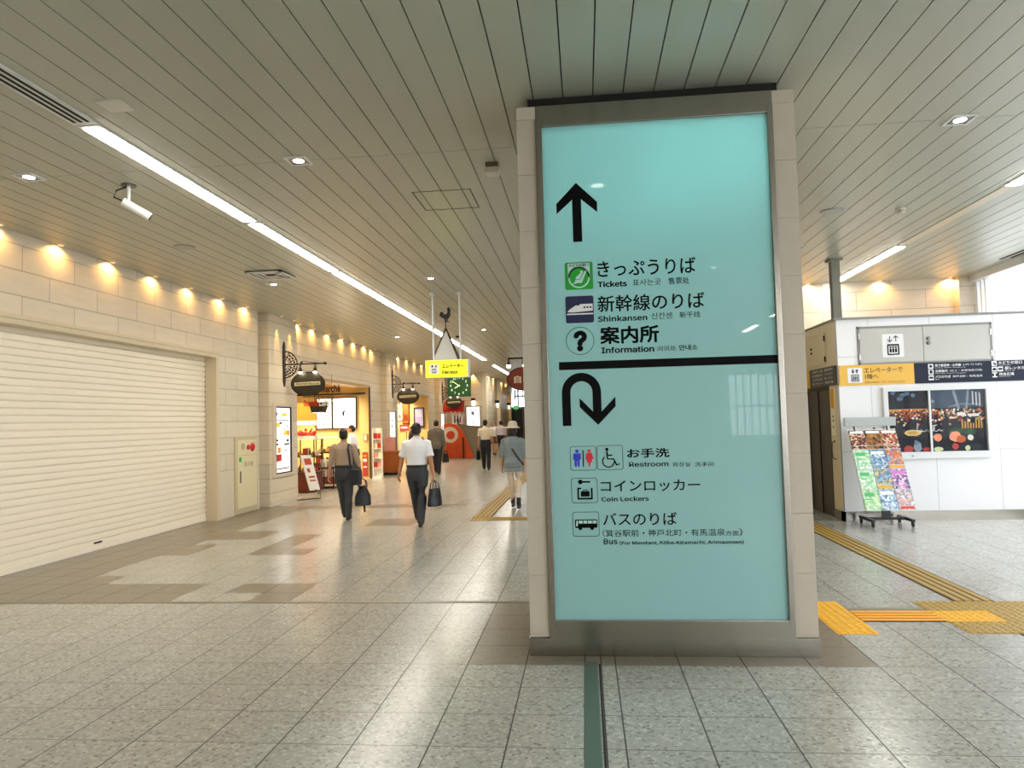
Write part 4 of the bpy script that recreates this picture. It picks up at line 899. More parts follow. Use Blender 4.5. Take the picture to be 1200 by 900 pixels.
for x0, x1 in ((4.70, 5.3), (5.32, 6.136)): a = MB(); a.box(x0, x1, EY-.042, EY-.038, 1.05, 2.003); a.build('glass_pane', CASEGL, pc)

# brochure rack
RX = 4.45; rk = empty('brochure_rack', (RX, 11.45, 0), 'wheeled brochure stand full of leaflets in front of the lift block', 'rack')
a = MB(); 
for s_ in (-1, 1):
    a.box(RX+.28*s_-.025, RX+.28*s_+.025, 11.2, 11.72, .07, .11, bev=.006)
a.box(RX-.3, RX+.3, 11.43, 11.49, .075, .115, bev=.006); a.build('base', BLK, rk)
for sx in (-1, 1):
    for y in (11.23, 11.69):
        c_ = MB(); c_.lathe([(.033, -.012), (.033, .012)], (RX+.28*sx, y, .033), 16, 'X'); c_.box(RX+.28*sx-.018, RX+.28*sx+.018, y-.015, y+.02, .045, .08); cw = c_.build('caster', BLK, rk)
a = MB(); a.box(RX-.06, RX+.06, 11.44, 11.48, .1, .33); a.build('post', BLK, rk)
def rp_(s_, z): # face of the leaning rack: s along X (-.5..+.5), height z
    return (RX-.12 + s_*.68 + .0, 11.58-(1.45-z)*.50, z)
a = MB(); sl = .50
for sx in (-.51, -.17, .17, .51):
    a.sweep([rp_(sx, .28), rp_(sx, 1.43)], .009, 6)
a.sweep([rp_(-.52, .3), rp_(.52, .3)], .01, 6).sweep([rp_(-.52, 1.42), rp_(.52, 1.42)], .01, 6); a.build('frame', ALU, rk)
a = MB(); x0, y0, _ = rp_(-.54, 1.45); a.box(x0-.01, x0+.74, y0-.02, y0+.03, 1.475, 1.61, bev=.01); a.build('header', mat('header_grey', '#a9b0ae', .35, coat=.4), rk)
a = MB()
for sx in (-.35, .35): a.sweep([rp_(sx, 1.38), (rp_(sx, 1.38)[0], rp_(0, 1.45)[1]+.01, 1.5)], .012, 8)
a.sweep([(RX, 11.46, .3), (RX-.05, 11.62, 1.45)], .018, 8); a.sweep([rp_(-.2, .3), (RX, 11.46, .3), rp_(.2, .3)], .014, 8); a.build('support', BLK, rk)
def cover(name, c1, c2, c3, sc_):
    m = bpy.data.materials.new(name); m.use_nodes = True; n = m.node_tree.nodes; l = m.node_tree.links; p = n['Principled BSDF']
    ge = n.new('ShaderNodeNewGeometry'); nz = n.new('ShaderNodeTexVoronoi'); nz.inputs['Scale'].default_value = sc_*1.5; l.new(ge.outputs['Position'], nz.inputs['Vector'])
    r = n.new('ShaderNodeValToRGB'); r.color_ramp.interpolation = 'LINEAR'; e = r.color_ramp.elements; e[0].color = srgb(c1); e[1].position = .55; e[1].color = srgb(c2); x = e.new(.8); x.color = srgb(c3)
    sx = n.new('ShaderNodeSeparateColor'); l.new(nz.outputs['Color'], sx.inputs[0]); l.new(sx.outputs[0], r.inputs['Fac']); l.new(r.outputs['Color'], p.inputs['Base Color']); p.inputs['Roughness'].default_value = .35; return m
CV = [[('night', '#2a2427', '#8b3c2e', '#e0c9a8', 26), ('sunset', '#5a3a22', '#c98a4b', '#2b2320', 18), ('fest', '#2b2a30', '#c0563c', '#e6d5b8', 26)],
      [('green', '#cfeecf', '#7cc48a', '#f2fbf2', 22), ('blue', '#8fb6d6', '#3f5f8a', '#dfeef7', 22), ('sky', '#7aa5da', '#c9583f', '#e6b76a', 24)],
      [('green2', '#d3f0d3', '#86cf93', '#f4fbf4', 22), ('blue2', '#9cc0da', '#4f6f96', '#e9d27a', 22), ('pink', '#f0e0ee', '#c56fc0', '#55627a', 22)],
      [('green3', '#cdeccb', '#7bc389', '#eaf6c9', 22), ('blue3', '#a8cbe2', '#566f98', '#dceaf4', 22), ('white', '#f3e4e0', '#d9a59c', '#8fa0b5', 22)]]
LB = [['dark night scene leaflet in the top row of the rack, left', 'brown sunset leaflet in the top row of the rack, middle', 'dark festival leaflet in the top row of the rack, right'],
      ['pale green leaflet in the second row of the rack', 'blue leaflet with dark figures in the second row of the rack', 'leaflet with blue sky and orange band in the second row of the rack'],
      ['pale green leaflet in the third row of the rack', 'blue leaflet with yellow foot in the third row of the rack', 'white and magenta leaflet in the third row of the rack'],
      ['pale green leaflet in the bottom row of the rack', 'blue crowded leaflet in the bottom row of the rack', 'white and pink leaflet in the bottom row of the rack']]
BR = {k: mat('band_'+k, v, .4) for k, v in dict(white='#f4f4f2', green='#58b878', yellow='#f0cf6a', orange='#f2b450', magenta='#d77fd2', red='#d8463c', black='#22242a').items()}
AC = [['white', 'white', 'white'], ['green', 'white', 'orange'], ['green', 'yellow', 'magenta'], ['green', 'white', 'red']]
for r in range(4):
    for c_ in range(3):
        z1 = 1.41-.285*r; z0 = z1-.272; s0 = -.5+.34*c_; s1 = s0+.325; off = Vector((0, -.012, 0)); n_ = Vector((0, -.02, 0))
        P = [Vector(rp_(s0, z0))+off, Vector(rp_(s1, z0))+off, Vector(rp_(s1, z1))+off, Vector(rp_(s0, z1))+off]
        a = MB(); a.prism(P, n_); o = a.build('brochure', cover('cover_'+CV[r][c_][0], *CV[r][c_][1:])); tag(o, LB[r][c_], 'brochure', 'leaflets in the wheeled rack')
        a = MB(); up = (P[3]-P[0]); rt = (P[1]-P[0])
        def pan(u0, u1, v0, v1): a.prism([P[0]+n_+rt*u+up*v for u, v in ((u0, v0), (u1, v0), (u1, v1), (u0, v1))], n_*.08)
        if r == 0: pan(.06, .94, .84, .97)
        elif c_ == 0: pan(.12, .72, .68, .86); pan(.12, .5, .5, .56)
        else: pan(.08, .9, .76, .92) if AC[r][c_] in ('magenta', 'white') else pan(.08, .92, .04, .2)
        a.build('title_band', BR[AC[r][c_]], o)
        a = MB(); tp = Vector(rp_(s0-.005, z0+.05))+Vector((0, -.045, 0)); tq = Vector(rp_(s1+.005, z0+.05))+Vector((0, -.045, 0))
        a.sweep([tp, tq], .004, 6); a.sweep([Vector(rp_(s0, z0-.004))+Vector((0, 0, 0)), Vector(rp_(s0, z0-.004))+Vector((0, -.045, 0)), Vector(rp_(s1, z0-.004))+Vector((0, -.045, 0)), Vector(rp_(s1, z0-.004))], .004, 6); a.build('pocket', ALU, rk)

# ------------------------------------------------------------------ shops on the left
sw = MB()
sw.box(-10.1, -10.0, 16.3, 22.56, 0, 3.3).box(-10.1, -7.15, 16.3, 16.45, 0, 3.3).box(-10.1, WL-.04, 22.56, 22.72, 0, 3.3).box(-10.1, WL-.3, 16.3, 22.72, 3.12, 3.2)
sw.box(-10.1, -10.0, 25.6, 31.5, 0, 3.3).box(-10.1, -7.15, 25.6, 25.7, 0, 3.3).box(-10.1, WL-.04, 31.46, 31.62, 0, 3.3).box(-10.1, WL-.3, 25.6, 31.62, 3.12, 3.2)
struct(sw.build('wall_shops', SHOPW))
WARM = (1, .80, .50)
def shoplight(x, y, z, lab, e):
    t = empty('track_light', (x, y, z-.2), lab, 'ceiling light'); a = MB(); a.box(x-.03, x+.03, y-1.0, y+1.0, z-.03, z); a.build('track', WHITE, t)
    for dy in (-.7, 0, .7):
        h = MB(); h.sweep([(x, y+dy, z-.02), (x, y+dy, z-.08)], .012, 8); h.sweep([(x, y+dy, z-.06), (x, y+dy+.05, z-.19)], [(.03, .03), (.045, .045)], 12); ho = h.build('spot_head', WHITE, t)
        b = MB(); b.lathe([(.036, -.002), (.036, .002)], (x, y+dy+.054, z-.196), 12); b.build('lens', MATS['bulb_glow'], ho)
        light('spot_beam', 'SPOT', (x, y+dy+.06, z-.22), e, WARM, t, size=.06, spot=2.4, blend=.8)
shoplight(-7.6, 18.2, 3.12, 'white track of warm spots at the front of the first shop ceiling', SHOP*.5)
shoplight(-8.4, 20.8, 3.12, 'white track of warm spots deeper in the first shop ceiling', SHOP*.5)
shoplight(-7.6, 21.3, 3.12, 'white track of warm spots in front of the menu screens', SHOP*.4)
shoplight(-7.7, 27.5, 3.12, 'white track of warm spots at the front of the second shop ceiling', SHOP*.5)
shoplight(-7.9, 30.2, 3.12, 'white track of warm spots deeper in the second shop ceiling', SHOP*.6)

def facing_panel(name, x0, x1, z0, z1, y, m, lab, cat, fr=None, shapes=(), th=.05, fw=.03):
    t = empty(name, ((x0+x1)/2, y, z0), lab, cat)
    a = MB(); a.box(x0, x1, y-th, y, z0, z1); a.build('panel', m, t)
    if fr:
        a = MB()
        for q in ((x0-fw, x1+fw, z1, z1+fw), (x0-fw, x1+fw, z0-fw, z0), (x0-fw, x0, z0, z1), (x1, x1+fw, z0, z1)): a.box(q[0], q[1], y-th-.015, y, q[2], q[3])
        a.build('frame', fr, t)
    if shapes:
        ms = []; a = MB()
        for sh, mm in shapes:
            if mm not in ms: ms.append(mm)
            a.m(ms.index(mm)); flat(a, [(x0+u*(x1-x0), z0+v*(z1-z0)) for u, v in sh], (0, y-th, 0), FRONT, .002)
        a.build('print', ms, t)
    return t
rc = lambda u, v, w_, h_: [(u, v), (u+w_, v), (u+w_, v+h_), (u, v+h_)]
facing_panel('menu_screen', -7.97, -7.24, 1.62, 2.56, 22.545, LIT, 'large bright menu panel on the far wall of the first shop', 'screen', IRON, [(circ(.45, .48, .05, 10, ry=.09), BLACK), (rc(.48, .52, .06, .08), BLACK)])
facing_panel('menu_screen', -8.50, -8.03, 1.62, 2.56, 22.545, LIT, 'narrower menu panel with small print left of the large bright one', 'screen', IRON, [(rc(.1+.3*(i % 3), .1+.2*(i//3), .14, .05), mat('print_grey', '#7d7468', .5)) for i in range(12)])
a = MB(); a.box(-10, -6.9, 22.4, 22.48, 2.67, 2.72); tag(a.build('wall_rail', IRON), 'dark rail high across the far wall of the first shop', 'rail')
a = MB(); a.sweep([(WL+.02, 22.5, 0), (WL+.02, 22.5, 2.9)], .03, 8); tag(a.build('edge_post', mat('dark_bronze', '#4b2f1e', .4)), 'thin dark vertical post at the far side of the first shop', 'post')
facing_panel('red_poster', -7.05, -6.88, .08, .83, 22.545, mat('poster_red', '#c23424', .5), 'small red poster low on the far wall of the first shop', 'poster', None, [(rc(.15, .6, .7, .12), WPRINT), (rc(.15, .35, .7, .06), WPRINT), (rc(.2, .8, .6, .08), YEL)], .02)
facing_panel('notice', -7.0, -6.9, 1.2, 1.4, 22.545, WHITE, 'tiny framed notice on the pale wall behind the customer', 'notice', mat('pale_wood', '#b89b6a', .5), (), .015, .015)
# shop name letters hung in the opening
t = empty('shop_name_sign', (-6.3, 16.95, 2.45), 'dark cut-out shop name letters hanging in the first shop opening', 'shop sign')
a = MB(); a.sweep([(-7.1, 16.95, 2.46), (-5.8, 16.95, 2.46)], .014, 8); a.sweep([(-6.5, 16.95, 2.46), (-6.5, 16.95, 2.95)], .006, 6); a.sweep([(-6.85, 16.95, 2.46), (-6.85, 16.95, 2.95)], .006, 6); a.build('rail', IRON, t)
text('Gourmet-Marché', -6.95, -5.82, 2.49, 2.68, (0, 16.95, 0), FRONT, mat('letter_brown', '#3c1c12', .4), t, .035)
t = empty('shop_name_sign', (-6.45, 17.2, 2.15), 'red and white letters hanging below the dark shop name', 'shop sign')
a = MB(); a.sweep([(-6.86, 17.2, 2.42), (-6.06, 17.2, 2.42)], .01, 8)
for x in (-6.8, -6.12): a.sweep([(x, 17.2, 2.42), (x, 17.2, 2.95)], .005, 6)
for x in (-6.7, -6.5, -6.35, -6.2): a.sweep([(x, 17.2, 2.30), (x, 17.2, 2.42)], .003, 5)
a.build('rail', IRON, t)
text('Gourmet', -6.84, -6.48, 2.18, 2.34, (0, 17.2, 0), FRONT, mat('letter_red', '#c7301c', .4), t, .04); text('Lunch', -6.45, -6.08, 2.18, 2.36, (0, 17.2, 0), FRONT, WPRINT, t, .03)
t = empty('pendant_box', (-6.75, 18, 2.02), 'dark box lamp hanging under the red letters in the first shop', 'lamp')
a = MB(); a.prism([(-6.97, 17.85, 2.3), (-6.55, 17.85, 2.3), (-6.62, 17.85, 2.04), (-6.9, 17.85, 2.04)], (0, .3, 0)); a.build('shade', BLK, t)
a = MB(); a.sweep([(-6.76, 18, 2.3), (-6.76, 18, 3.12)], .006, 6); a.build('cord', BLK, t)
a = MB(); a.box(-6.88, -6.64, 17.88, 18.12, 2.036, 2.041); a.build('lens', MATS['bulb_glow'], t)

PK = [mat('pack_'+k, v, .4) for k, v in dict(red='#b8352a', cream='#ead9b0', white='#f0ece2', brown='#7a4a2a', gold='#c99a45', green='#6f8c4a', pink='#e0a09a').items()]
def case(x0, x1, y0, y1, lab, tiers, base_m, top=None):
    t = empty('display_case', ((x0+x1)/2, (y0+y1)/2, 0), lab, 'display case')
    a = MB(); a.box(x0, x1, y0, y1, 0.04, tiers[0]-.02); a.box(x0+.04, x1-.04, y0+.04, y1-.04, 0, .05); a.build('base', base_m, t)
    for k, z in enumerate(tiers):
        a = MB(); a.box(x0-.02, x1+.02, y0-.02+.06*k, y1, z-.03, z); a.build('shelf', mat('shelf_dark', '#2f1d15', .35), t)
    zt = tiers[-1]+.42
    a = MB()
    for x in (x0+.02, x1-.02):
        for y in (y0+.14, y1-.02): a.box(x-.012, x+.012, y-.012, y+.012, tiers[0]-.03, zt)
    a.build('frame', IRON, t)
    a = MB(); a.box(x0, x1, y0+.08, y1, zt, zt+.025); a.build('top', top or WHITE, t)
    a = MB(); a.quad((x0, y0+.13, tiers[-1]), (x1, y0+.13, tiers[-1]), (x1, y0+.13, zt), (x0, y0+.13, zt)); a.build('glass_pane', GLASS, t)
    rnd = random.Random(int(x0*100))
    for k, z in enumerate(tiers):
        n = 5; d = (x1-x0)/n
        for i in range(n):
            for r in range(2):
                w_, h_ = d*rnd.uniform(.55, .8), rnd.uniform(.07, .22); cx = x0+(i+.5)*d; yy = y0+.22+.06*k+.2*r; m = PK[(i*3+k+r*2) % 7]
                b = MB(); kind = (i+k+r) % 3
                if kind == 0: b.box(cx-w_/2, cx+w_/2, yy-.06, yy+.06, z, z+h_, bev=.006); b.box(cx-w_*.3, cx+w_*.3, yy-.063, yy-.058, z+h_*.3, z+h_*.7)
                elif kind == 1: b.lathe([(w_*.35, 0), (w_*.45, h_*.4), (w_*.45, h_*.6), (w_*.2, h_*.85), (w_*.2, h_)], (cx, yy, z), 12)
                else: b.lathe([(w_*.4, 0), (w_*.5, .02), (w_*.42, .05), (w_*.3, .09), (0, .11)], (cx, yy, z), 12)
                tag(b.build('food_pack', m), 'small food pack on the shelves of the ' + lab.split(' with ')[0], 'food', 'food packs in the ' + lab.split(' with ')[0])
    return t
case(-7.55, -6.93, 18.0, 18.7, 'tall display case with dark red base at the left of the first shop', (.52, .93), DRED)
case(-7.9, -6.83, 20.6, 21.3, 'low display case with sloping trays in the middle of the first shop', (.62, .92), DRED)
a = MB(); rnd = random.Random(3); t = empty('flower_arrangement', (-7.25, 18.4, 1.37), 'red flower arrangement on top of the tall display case', 'flowers')
a.box(-7.5, -7.0, 18.3, 18.55, 1.375, 1.44); a.build('trough', WHITE, t); a = MB(); g = MB()
for i in range(46):
    x, y, z = rnd.uniform(-7.5, -7.0), rnd.uniform(18.25, 18.55), 1.47+abs(rnd.gauss(0, .06)); a.ball((x, y, z), rnd.uniform(.022, .04), 7); g.sweep([(x, y, 1.44), (x, y, z)], .004, 4)
a.build('blossoms', mat('blossom_red', '#d1261f', .5), t)['kind'] = 'stuff'; g.build('stems', mat('stem_green', '#4a6b31', .6), t)['kind'] = 'stuff'
t = empty('orange_valance', (-7.45, 18.95, 1.75), 'curved orange valance with a white light bar above the tall display case', 'valance')
a = MB(); a.prism([(-7.95, 18.9, 1.85), (-7.17, 18.9, 1.85), (-7.17, 18.9, 2.2), (-7.3, 18.9, 2.3), (-7.6, 18.9, 2.33), (-7.95, 18.9, 2.3)], (0, .05, 0)); a.build('panel', mat('valance_orange', '#d98a35', .5), t)
a = MB(); a.box(-7.95, -7.17, 18.86, 18.98, 1.74, 1.84, bev=.01); a.build('light_bar', mat('bar_white', (1, .97, .9), .5, emit=1.2), t)
a = MB()
for x in (-7.9, -7.22): a.sweep([(x, 18.94, 1.8), (x, 18.94, 3.12)], .01, 6)
a.build('rod', IRON, t)
t = empty('shelf_unit', (-6.98, 19.3, 0), 'small shelf unit of white cups beside the tall display case', 'shelf')
for z in (.05, .32, .58): a = MB(); a.box(-7.2, -6.78, 19.1, 19.5, z-.03, z); a.build('shelf', mat('shelf_dark', '#2f1d15', .35), t)
a = MB()
for x in (-7.19, -6.79):
    for y in (19.11, 19.49): a.box(x-.012, x+.012, y-.012, y+.012, 0, .6)
a.build('frame', IRON, t)
for i in range(4):
    for k, z in enumerate((.32, .58)):
        b = MB(); b.lathe([(.03, 0), (.045, .2), (.047, .205), (.0, .205)], (-7.13+.1*i, 19.2, z), 14); tag(b.build('paper_cup', WHITE), 'white cup on the %s shelf beside the tall display case' % ('lower', 'upper')[k], 'cup', 'white cups on the %s shelf' % ('lower', 'upper')[k])
# leaning A-board
t = empty('leaning_board', (-6.55, 16.55, 0), 'white sign board leaning on a metal foot in front of the first shop', 'sign board')
P = [Vector((-6.42, 16.5, .2)), Vector((-6.26, 16.7, .2)), Vector((-6.5, 16.75, 1.02)), Vector((-6.66, 16.55, 1.02))]
a = MB(); a.prism(P, (-.03, .02, -.008)); b_ = a.build('board', WHITE, t); a = MB(); nn = (P[1]-P[0]).cross(P[3]-P[0]).normalized()
if nn.y > 0: nn = -nn
for u0, u1, v0, v1 in ((.15, .85, .72, .9), (.2, .5, .5, .62), (.2, .8, .35, .4), (.2, .8, .25, .29)): a.prism([P[0]+(P[1]-P[0])*u+(P[3]-P[0])*v+nn*.004 for u, v in ((u0, v0), (u1, v0), (u1, v1), (u0, v1))], nn*.001)
a.build('print', mat('print_rust', '#b5482c', .5), t)
a = MB(); a.sweep([(-6.34, 16.6, .21), (-6.27, 16.63, .12), (-6.3, 16.63, .015), (-6.66, 16.35, .015)], .013, 8); a.sweep([(-6.34, 16.6, .21), (-6.2, 16.55, .15), (-6.2, 16.55, .015), (-6.6, 16.15, .015)], .013, 8); a.build('foot', STEELD, t)
# flyer rack between the shops
t = empty('flyer_rack', (-6.53, 22.6, 0), 'narrow white rack of pink flyers between the two shops', 'rack')
a = MB(); a.box(-6.67, -6.39, 22.5, 22.53, .05, 1.58); a.box(-6.68, -6.38, 22.35, 22.6, 0, .06)
for x in (-6.67, -6.39): a.box(x-.012, x+.012, 22.4, 22.53, .05, 1.58)
a.build('frame', WHITE, t)
for k in range(4):
    a = MB(); a.box(-6.66, -6.4, 22.38, 22.5, .33+.3*k, .345+.3*k); a.build('shelf', WHITE, t)
    for i in range(2): b = MB(); b.box(-6.65+.13*i, -6.54+.13*i, 22.455, 22.465, .345+.3*k, .52+.3*k); b.box(-6.64+.13*i, -6.55+.13*i, 22.452, 22.456, .42+.3*k, .47+.3*k); tag(b.build('flyer', PK[(0, 6, 1, 0)[(k+i) % 4]]), 'flyer on the narrow white rack between the two shops', 'flyer', 'flyers on the narrow white rack')
# slatted barrel counter with pink box
t = empty('slatted_counter', (-6.52, 24.15, 0), 'round orange slatted wooden counter in front of the second pilaster', 'counter')
a = MB(); a.lathe([(.25, .08), (.27, .1), (.29, .72), (.27, .74)], (-6.52, 24.0, 0), 24)
for i in range(24): an = i*PI/12; a.box(-6.52+.285*math.cos(an)-.02, -6.52+.285*math.cos(an)+.02, 24.0+.285*math.sin(an)-.02, 24.0+.285*math.sin(an)+.02, .1, .72)
a.build('drum', WOOD, t); a = MB(); a.lathe([(.32, .74), (.33, .76), (.33, .79), (.3, .8)], (-6.52, 24, 0), 24); a.build('top', WOOD, t); a = MB(); a.lathe([(.24, 0), (.24, .085)], (-6.52, 24, 0), 24); a.build('plinth', BLK, t)
t = empty('pink_box', (-6.54, 24.0, .8), 'pink donation style box on the slatted wooden counter', 'box'); a = MB(); a.box(-6.70, -6.38, 23.88, 24.12, .8, 1.26, bev=.01); a.build('body', mat('box_pink', '#e3a39b', .4), t); a = MB(); a.box(-6.6, -6.48, 23.99, 24.01, 1.2595, 1.262); a.build('slot', DARK, t)
# second shop
facing_panel('wall_hanging', -7.97, -7.70, 1.72, 2.82, 31.445, mat('panel_orange', '#c65a22', .5), 'tall orange panel on the far wall of the second shop', 'panel', IRON, [(rc(.1, .1, .8, .25), mat('panel_brown', '#7a3115', .5))], .04, .015)
facing_panel('white_poster', -8.22, -8.01, 2.43, 2.78, 31.445, WHITE, 'upper white poster beside the orange panel in the second shop', 'poster', None, [(circ(.5, .5, .25, 12), PK[4])], .02)
facing_panel('white_poster', -8.22, -8.01, 1.84, 2.33, 31.445, WHITE, 'lower white poster with orange picture beside the orange panel', 'poster', None, [(circ(.5, .4, .3, 12, ry=.2), mat('print_orange2', '#e0702e', .5))], .02)
facing_panel('red_sign', -8.12, -7.72, 1.40, 1.66, 31.445, mat('poster_red', '#c23424', .5, emit=.2), 'red sign under the orange panel in the second shop', 'sign', None, [(rc(.15, .35, .7, .3), WPRINT)], .03)
facing_panel('menu_screen', -7.43, -7.06, 1.58, 2.35, 31.445, mat('screen_violet', '#9a8fb5', .3, emit=.55), 'violet lit screen on the far wall of the second shop', 'screen', IRON, [(rc(.15, .55+.1*i, .7, .04), WPRINT) for i in range(4)], .05, .045)
case(-7.45, -6.5, 29.7, 30.3, 'food display case with brown goods in the second shop', (.6, .95), mat('case_brown', '#6d3a1e', .4))
case(-8.4, -7.55, 27.3, 27.9, 'counter case with boxed sweets at the front of the second shop', (.62, .95), mat('case_cream', '#d9c39a', .4))
# third bay: awning, hoarding and cover
t = empty('red_awning', (-6.25, 34.3, 2.0), 'scalloped red awning under the third bracket sign', 'awning'); AW = mat('awning_red', '#b81e24', .6)
a = MB(); N = 5
for i in range(N):
    u0, u1 = -6.72+.2*i, -6.52+.2*i
    a.prism([(u0, 34.62, 2.72), (u1, 34.62, 2.72), (u1, 34.2, 2.25), (u0, 34.2, 2.25)], (0, -.02, .02)); a.prism([(u0+.1+.1*math.cos(PI+PI*k/8), 34.2, 2.25+.09*math.sin(PI+PI*k/8)) for k in range(9)], (0, -.02, 0))
a.build('canopy', AW, t); a = MB()
for x in (-6.7, -5.75): a.sweep([(x, 34.2, 2.24), (x, 34.85, 2.2)], .012, 6)
a.sweep([(-5.75, 34.2, 2.24), (-6.0, 34.2, 1.55)], .012, 6); a.build('frame', IRON, t)
t = facing_panel('hanging_banner', -6.35, -5.85, 1.58, 2.1, 34.6, WHITE, 'white banner with dark bottle shapes under the red awning', 'banner', None, [(circ(.25, .4, .1, 10, ry=.3), mat('print_olive', '#5d6b3f', .5)), (circ(.55, .4, .1, 10, ry=.3), BLACK), (circ(.8, .45, .08, 10, ry=.3), PK[0]), (rc(.2, .65, .1, .25), BLACK), (rc(.5, .65, .1, .25), BLACK)], .02)
HO = mat('hoarding_orange', '#d8531a', .5, var=.25, vscale=3); t = empty('orange_hoarding', (-6.0, 33.8, 0), 'orange printed hoarding with a white ring at the corridor corner', 'hoarding')
a = MB(); a.prism([(-6.62, 33.8, .02), (-5.22, 33.8, .02), (-5.28, 33.8, .25), (-5.6, 33.8, 1.0), (-5.8, 33.8, 1.4), (-6.05, 33.8, 1.6), (-6.35, 33.8, 1.66), (-6.62, 33.8, 1.6)], (0, .08, 0)); a.build('board', HO, t)
a = MB(); a.lathe([(.2, -.012), (.38, -.012), (.38, .0)], (-6.32, 33.8, 1.12), 28, 'Y', caps=False); a.lathe([(0, -.008), (.21, -.008), (.21, 0)], (-6.32, 33.8, 1.12), 28, 'Y', caps=False); plabel(a.build('ring', mat('ring_white', '#f1dfd0', .5), t), 'white ring'); 
a = MB(); a.lathe([(0, -.018), (.2, -.018), (.2, -.008)], (-6.30, 33.8, 1.1), 20, 'Y', caps=False); a.build('disc', mat('disc_orange', '#d0461b', .5), t)
a = MB(); a.box(-5.72, -5.66, 33.7, 33.78, .0, .98); tag(a.build('barrier_post', BLK), 'short black post in front of the orange hoarding', 'post')
t = empty('grey_cover', (-5.3, 34.3, 0), 'grey draped cover over a stairway beside the orange hoarding', 'cover')
a = MB(); a.prism([(-6.0, 33.95, .02), (-4.98, 33.95, .02), (-4.82, 33.95, 1.46), (-5.4, 33.95, 1.5), (-6.0, 33.95, 1.62)], (0, .9, 0)); cv = a.build('sheet', mat('tarp_grey', '#8b8474', .7, bump=.5, bscale=5), t)
a = MB(); a.sweep([(-6.0, 33.93, 1.63), (-5.4, 33.93, 1.51), (-4.82, 33.93, 1.47)], .018, 6); a.build('edge_cord', STEELD, t)
facing_panel('lit_poster', -5.86, -5.19, 1.32, 2.45, 35.98, LIT, 'bright white poster with black writing on the corridor corner wall', 'poster', mat('dark_wood', '#4a3322', .4), [(rc(.42, .62, .12, .18), BLACK), (rc(.3, .7, .12, .05), BLACK), (rc(.25, .85, .2, .03), BLACK), (rc(.6, .85, .2, .03), BLACK), (rc(.42, .32, .12, .04), BLACK), (rc(.4, .24, .16, .03), BLACK)], .06, .04)
t = empty('wall_lantern', (-5.5, 35.95, 2.48), 'small lantern with dark red top above the bright white poster', 'lamp')
a = MB(); a.box(-5.6, -5.4, 35.8, 36.0, 2.76, 2.88); a.build('hood', DRED, t); a = MB(); a.box(-5.57, -5.43, 35.84, 35.99, 2.5, 2.76); a.build('shade', mat('lantern_glow', (1, .88, .66), .5, emit=2.5), t)
for k, y in enumerate((41.2, 47.6)):
    t = empty('wall_sconce', (-4.95, y, 2.4), 'small dark wall sconce on the far corridor wall, %s' % ('nearer one', 'farther one')[k], 'lamp')
    a = MB(); a.box(-5.045, -4.82, y-.1, y+.1, 2.72, 2.9, bev=.03); a.build('hood', BLK, t); a = MB(); a.lathe([(.06, 0), (.09, .25)], (-4.92, y, 2.47), 12); a.build('shade', mat('sconce_white', (1, .95, .85), .5, emit=1.5), t)
t = empty('air_conditioner', (-4.9, 46.2, 3.3), 'white box unit high on the far corridor wall', 'air conditioner'); a = MB(); a.box(-5.045, -4.62, 45.6, 46.8, 3.4, 3.85, bev=.03); a.build('body', WHITE, t); a = MB(); a.box(-4.97, -4.66, 45.59, 45.605, 3.45, 3.52); a.build('louvre', STEELD, t)
# corridor end: lower dark doors, green sign, outdoor frame beyond the glass
t = empty('exit_doors', (-2.8, 49.9, 0), 'dark glazed doors across the far end of the corridor', 'door')
a = MB(); a.box(-5.04, -.6, 49.92, 49.98, 0, 2.55); a.build('panel', mat('door_dark', '#2c3a3c', .2), t); a = MB()
for x in (-5.0, -4.2, -3.4, -2.6, -1.8, -1.0): a.box(x-.03, x+.03, 49.88, 49.99, 0, 2.6)
a.box(-5.04, -.6, 49.88, 49.99, 2.5, 2.62); a.build('frame', STEELD, t)
t = empty('green_sign', (-4.68, 49.7, 2.42), 'oval green sign hanging before the far end doors', 'sign'); a = MB(); a.prism([(-4.68+u, 49.68, 2.6+v) for u, v in circ(0, 0, .2, 24, ry=.15)], (0, .05, 0)); a.build('face', mat('lit_green', (.15, .62, .18), .5, emit=.6), t); a = MB(); a.sweep([(-4.68, 49.7, 2.74), (-4.68, 49.7, CZ)], .01, 6); a.build('rod', STEELD, t)
a = MB(); a.box(-4.78, -4.66, 52, 52.12, -.3, 3.9).box(-5.0, -4.3, 52, 52.12, 3.4, 3.52).box(-5.0, -4.88, 52, 52.12, 3.2, 3.9); tag(a.build('signpost', mat('blue_grey', '#7d93a6', .5)), 'blue grey signpost outside beyond the far end glazing', 'post')

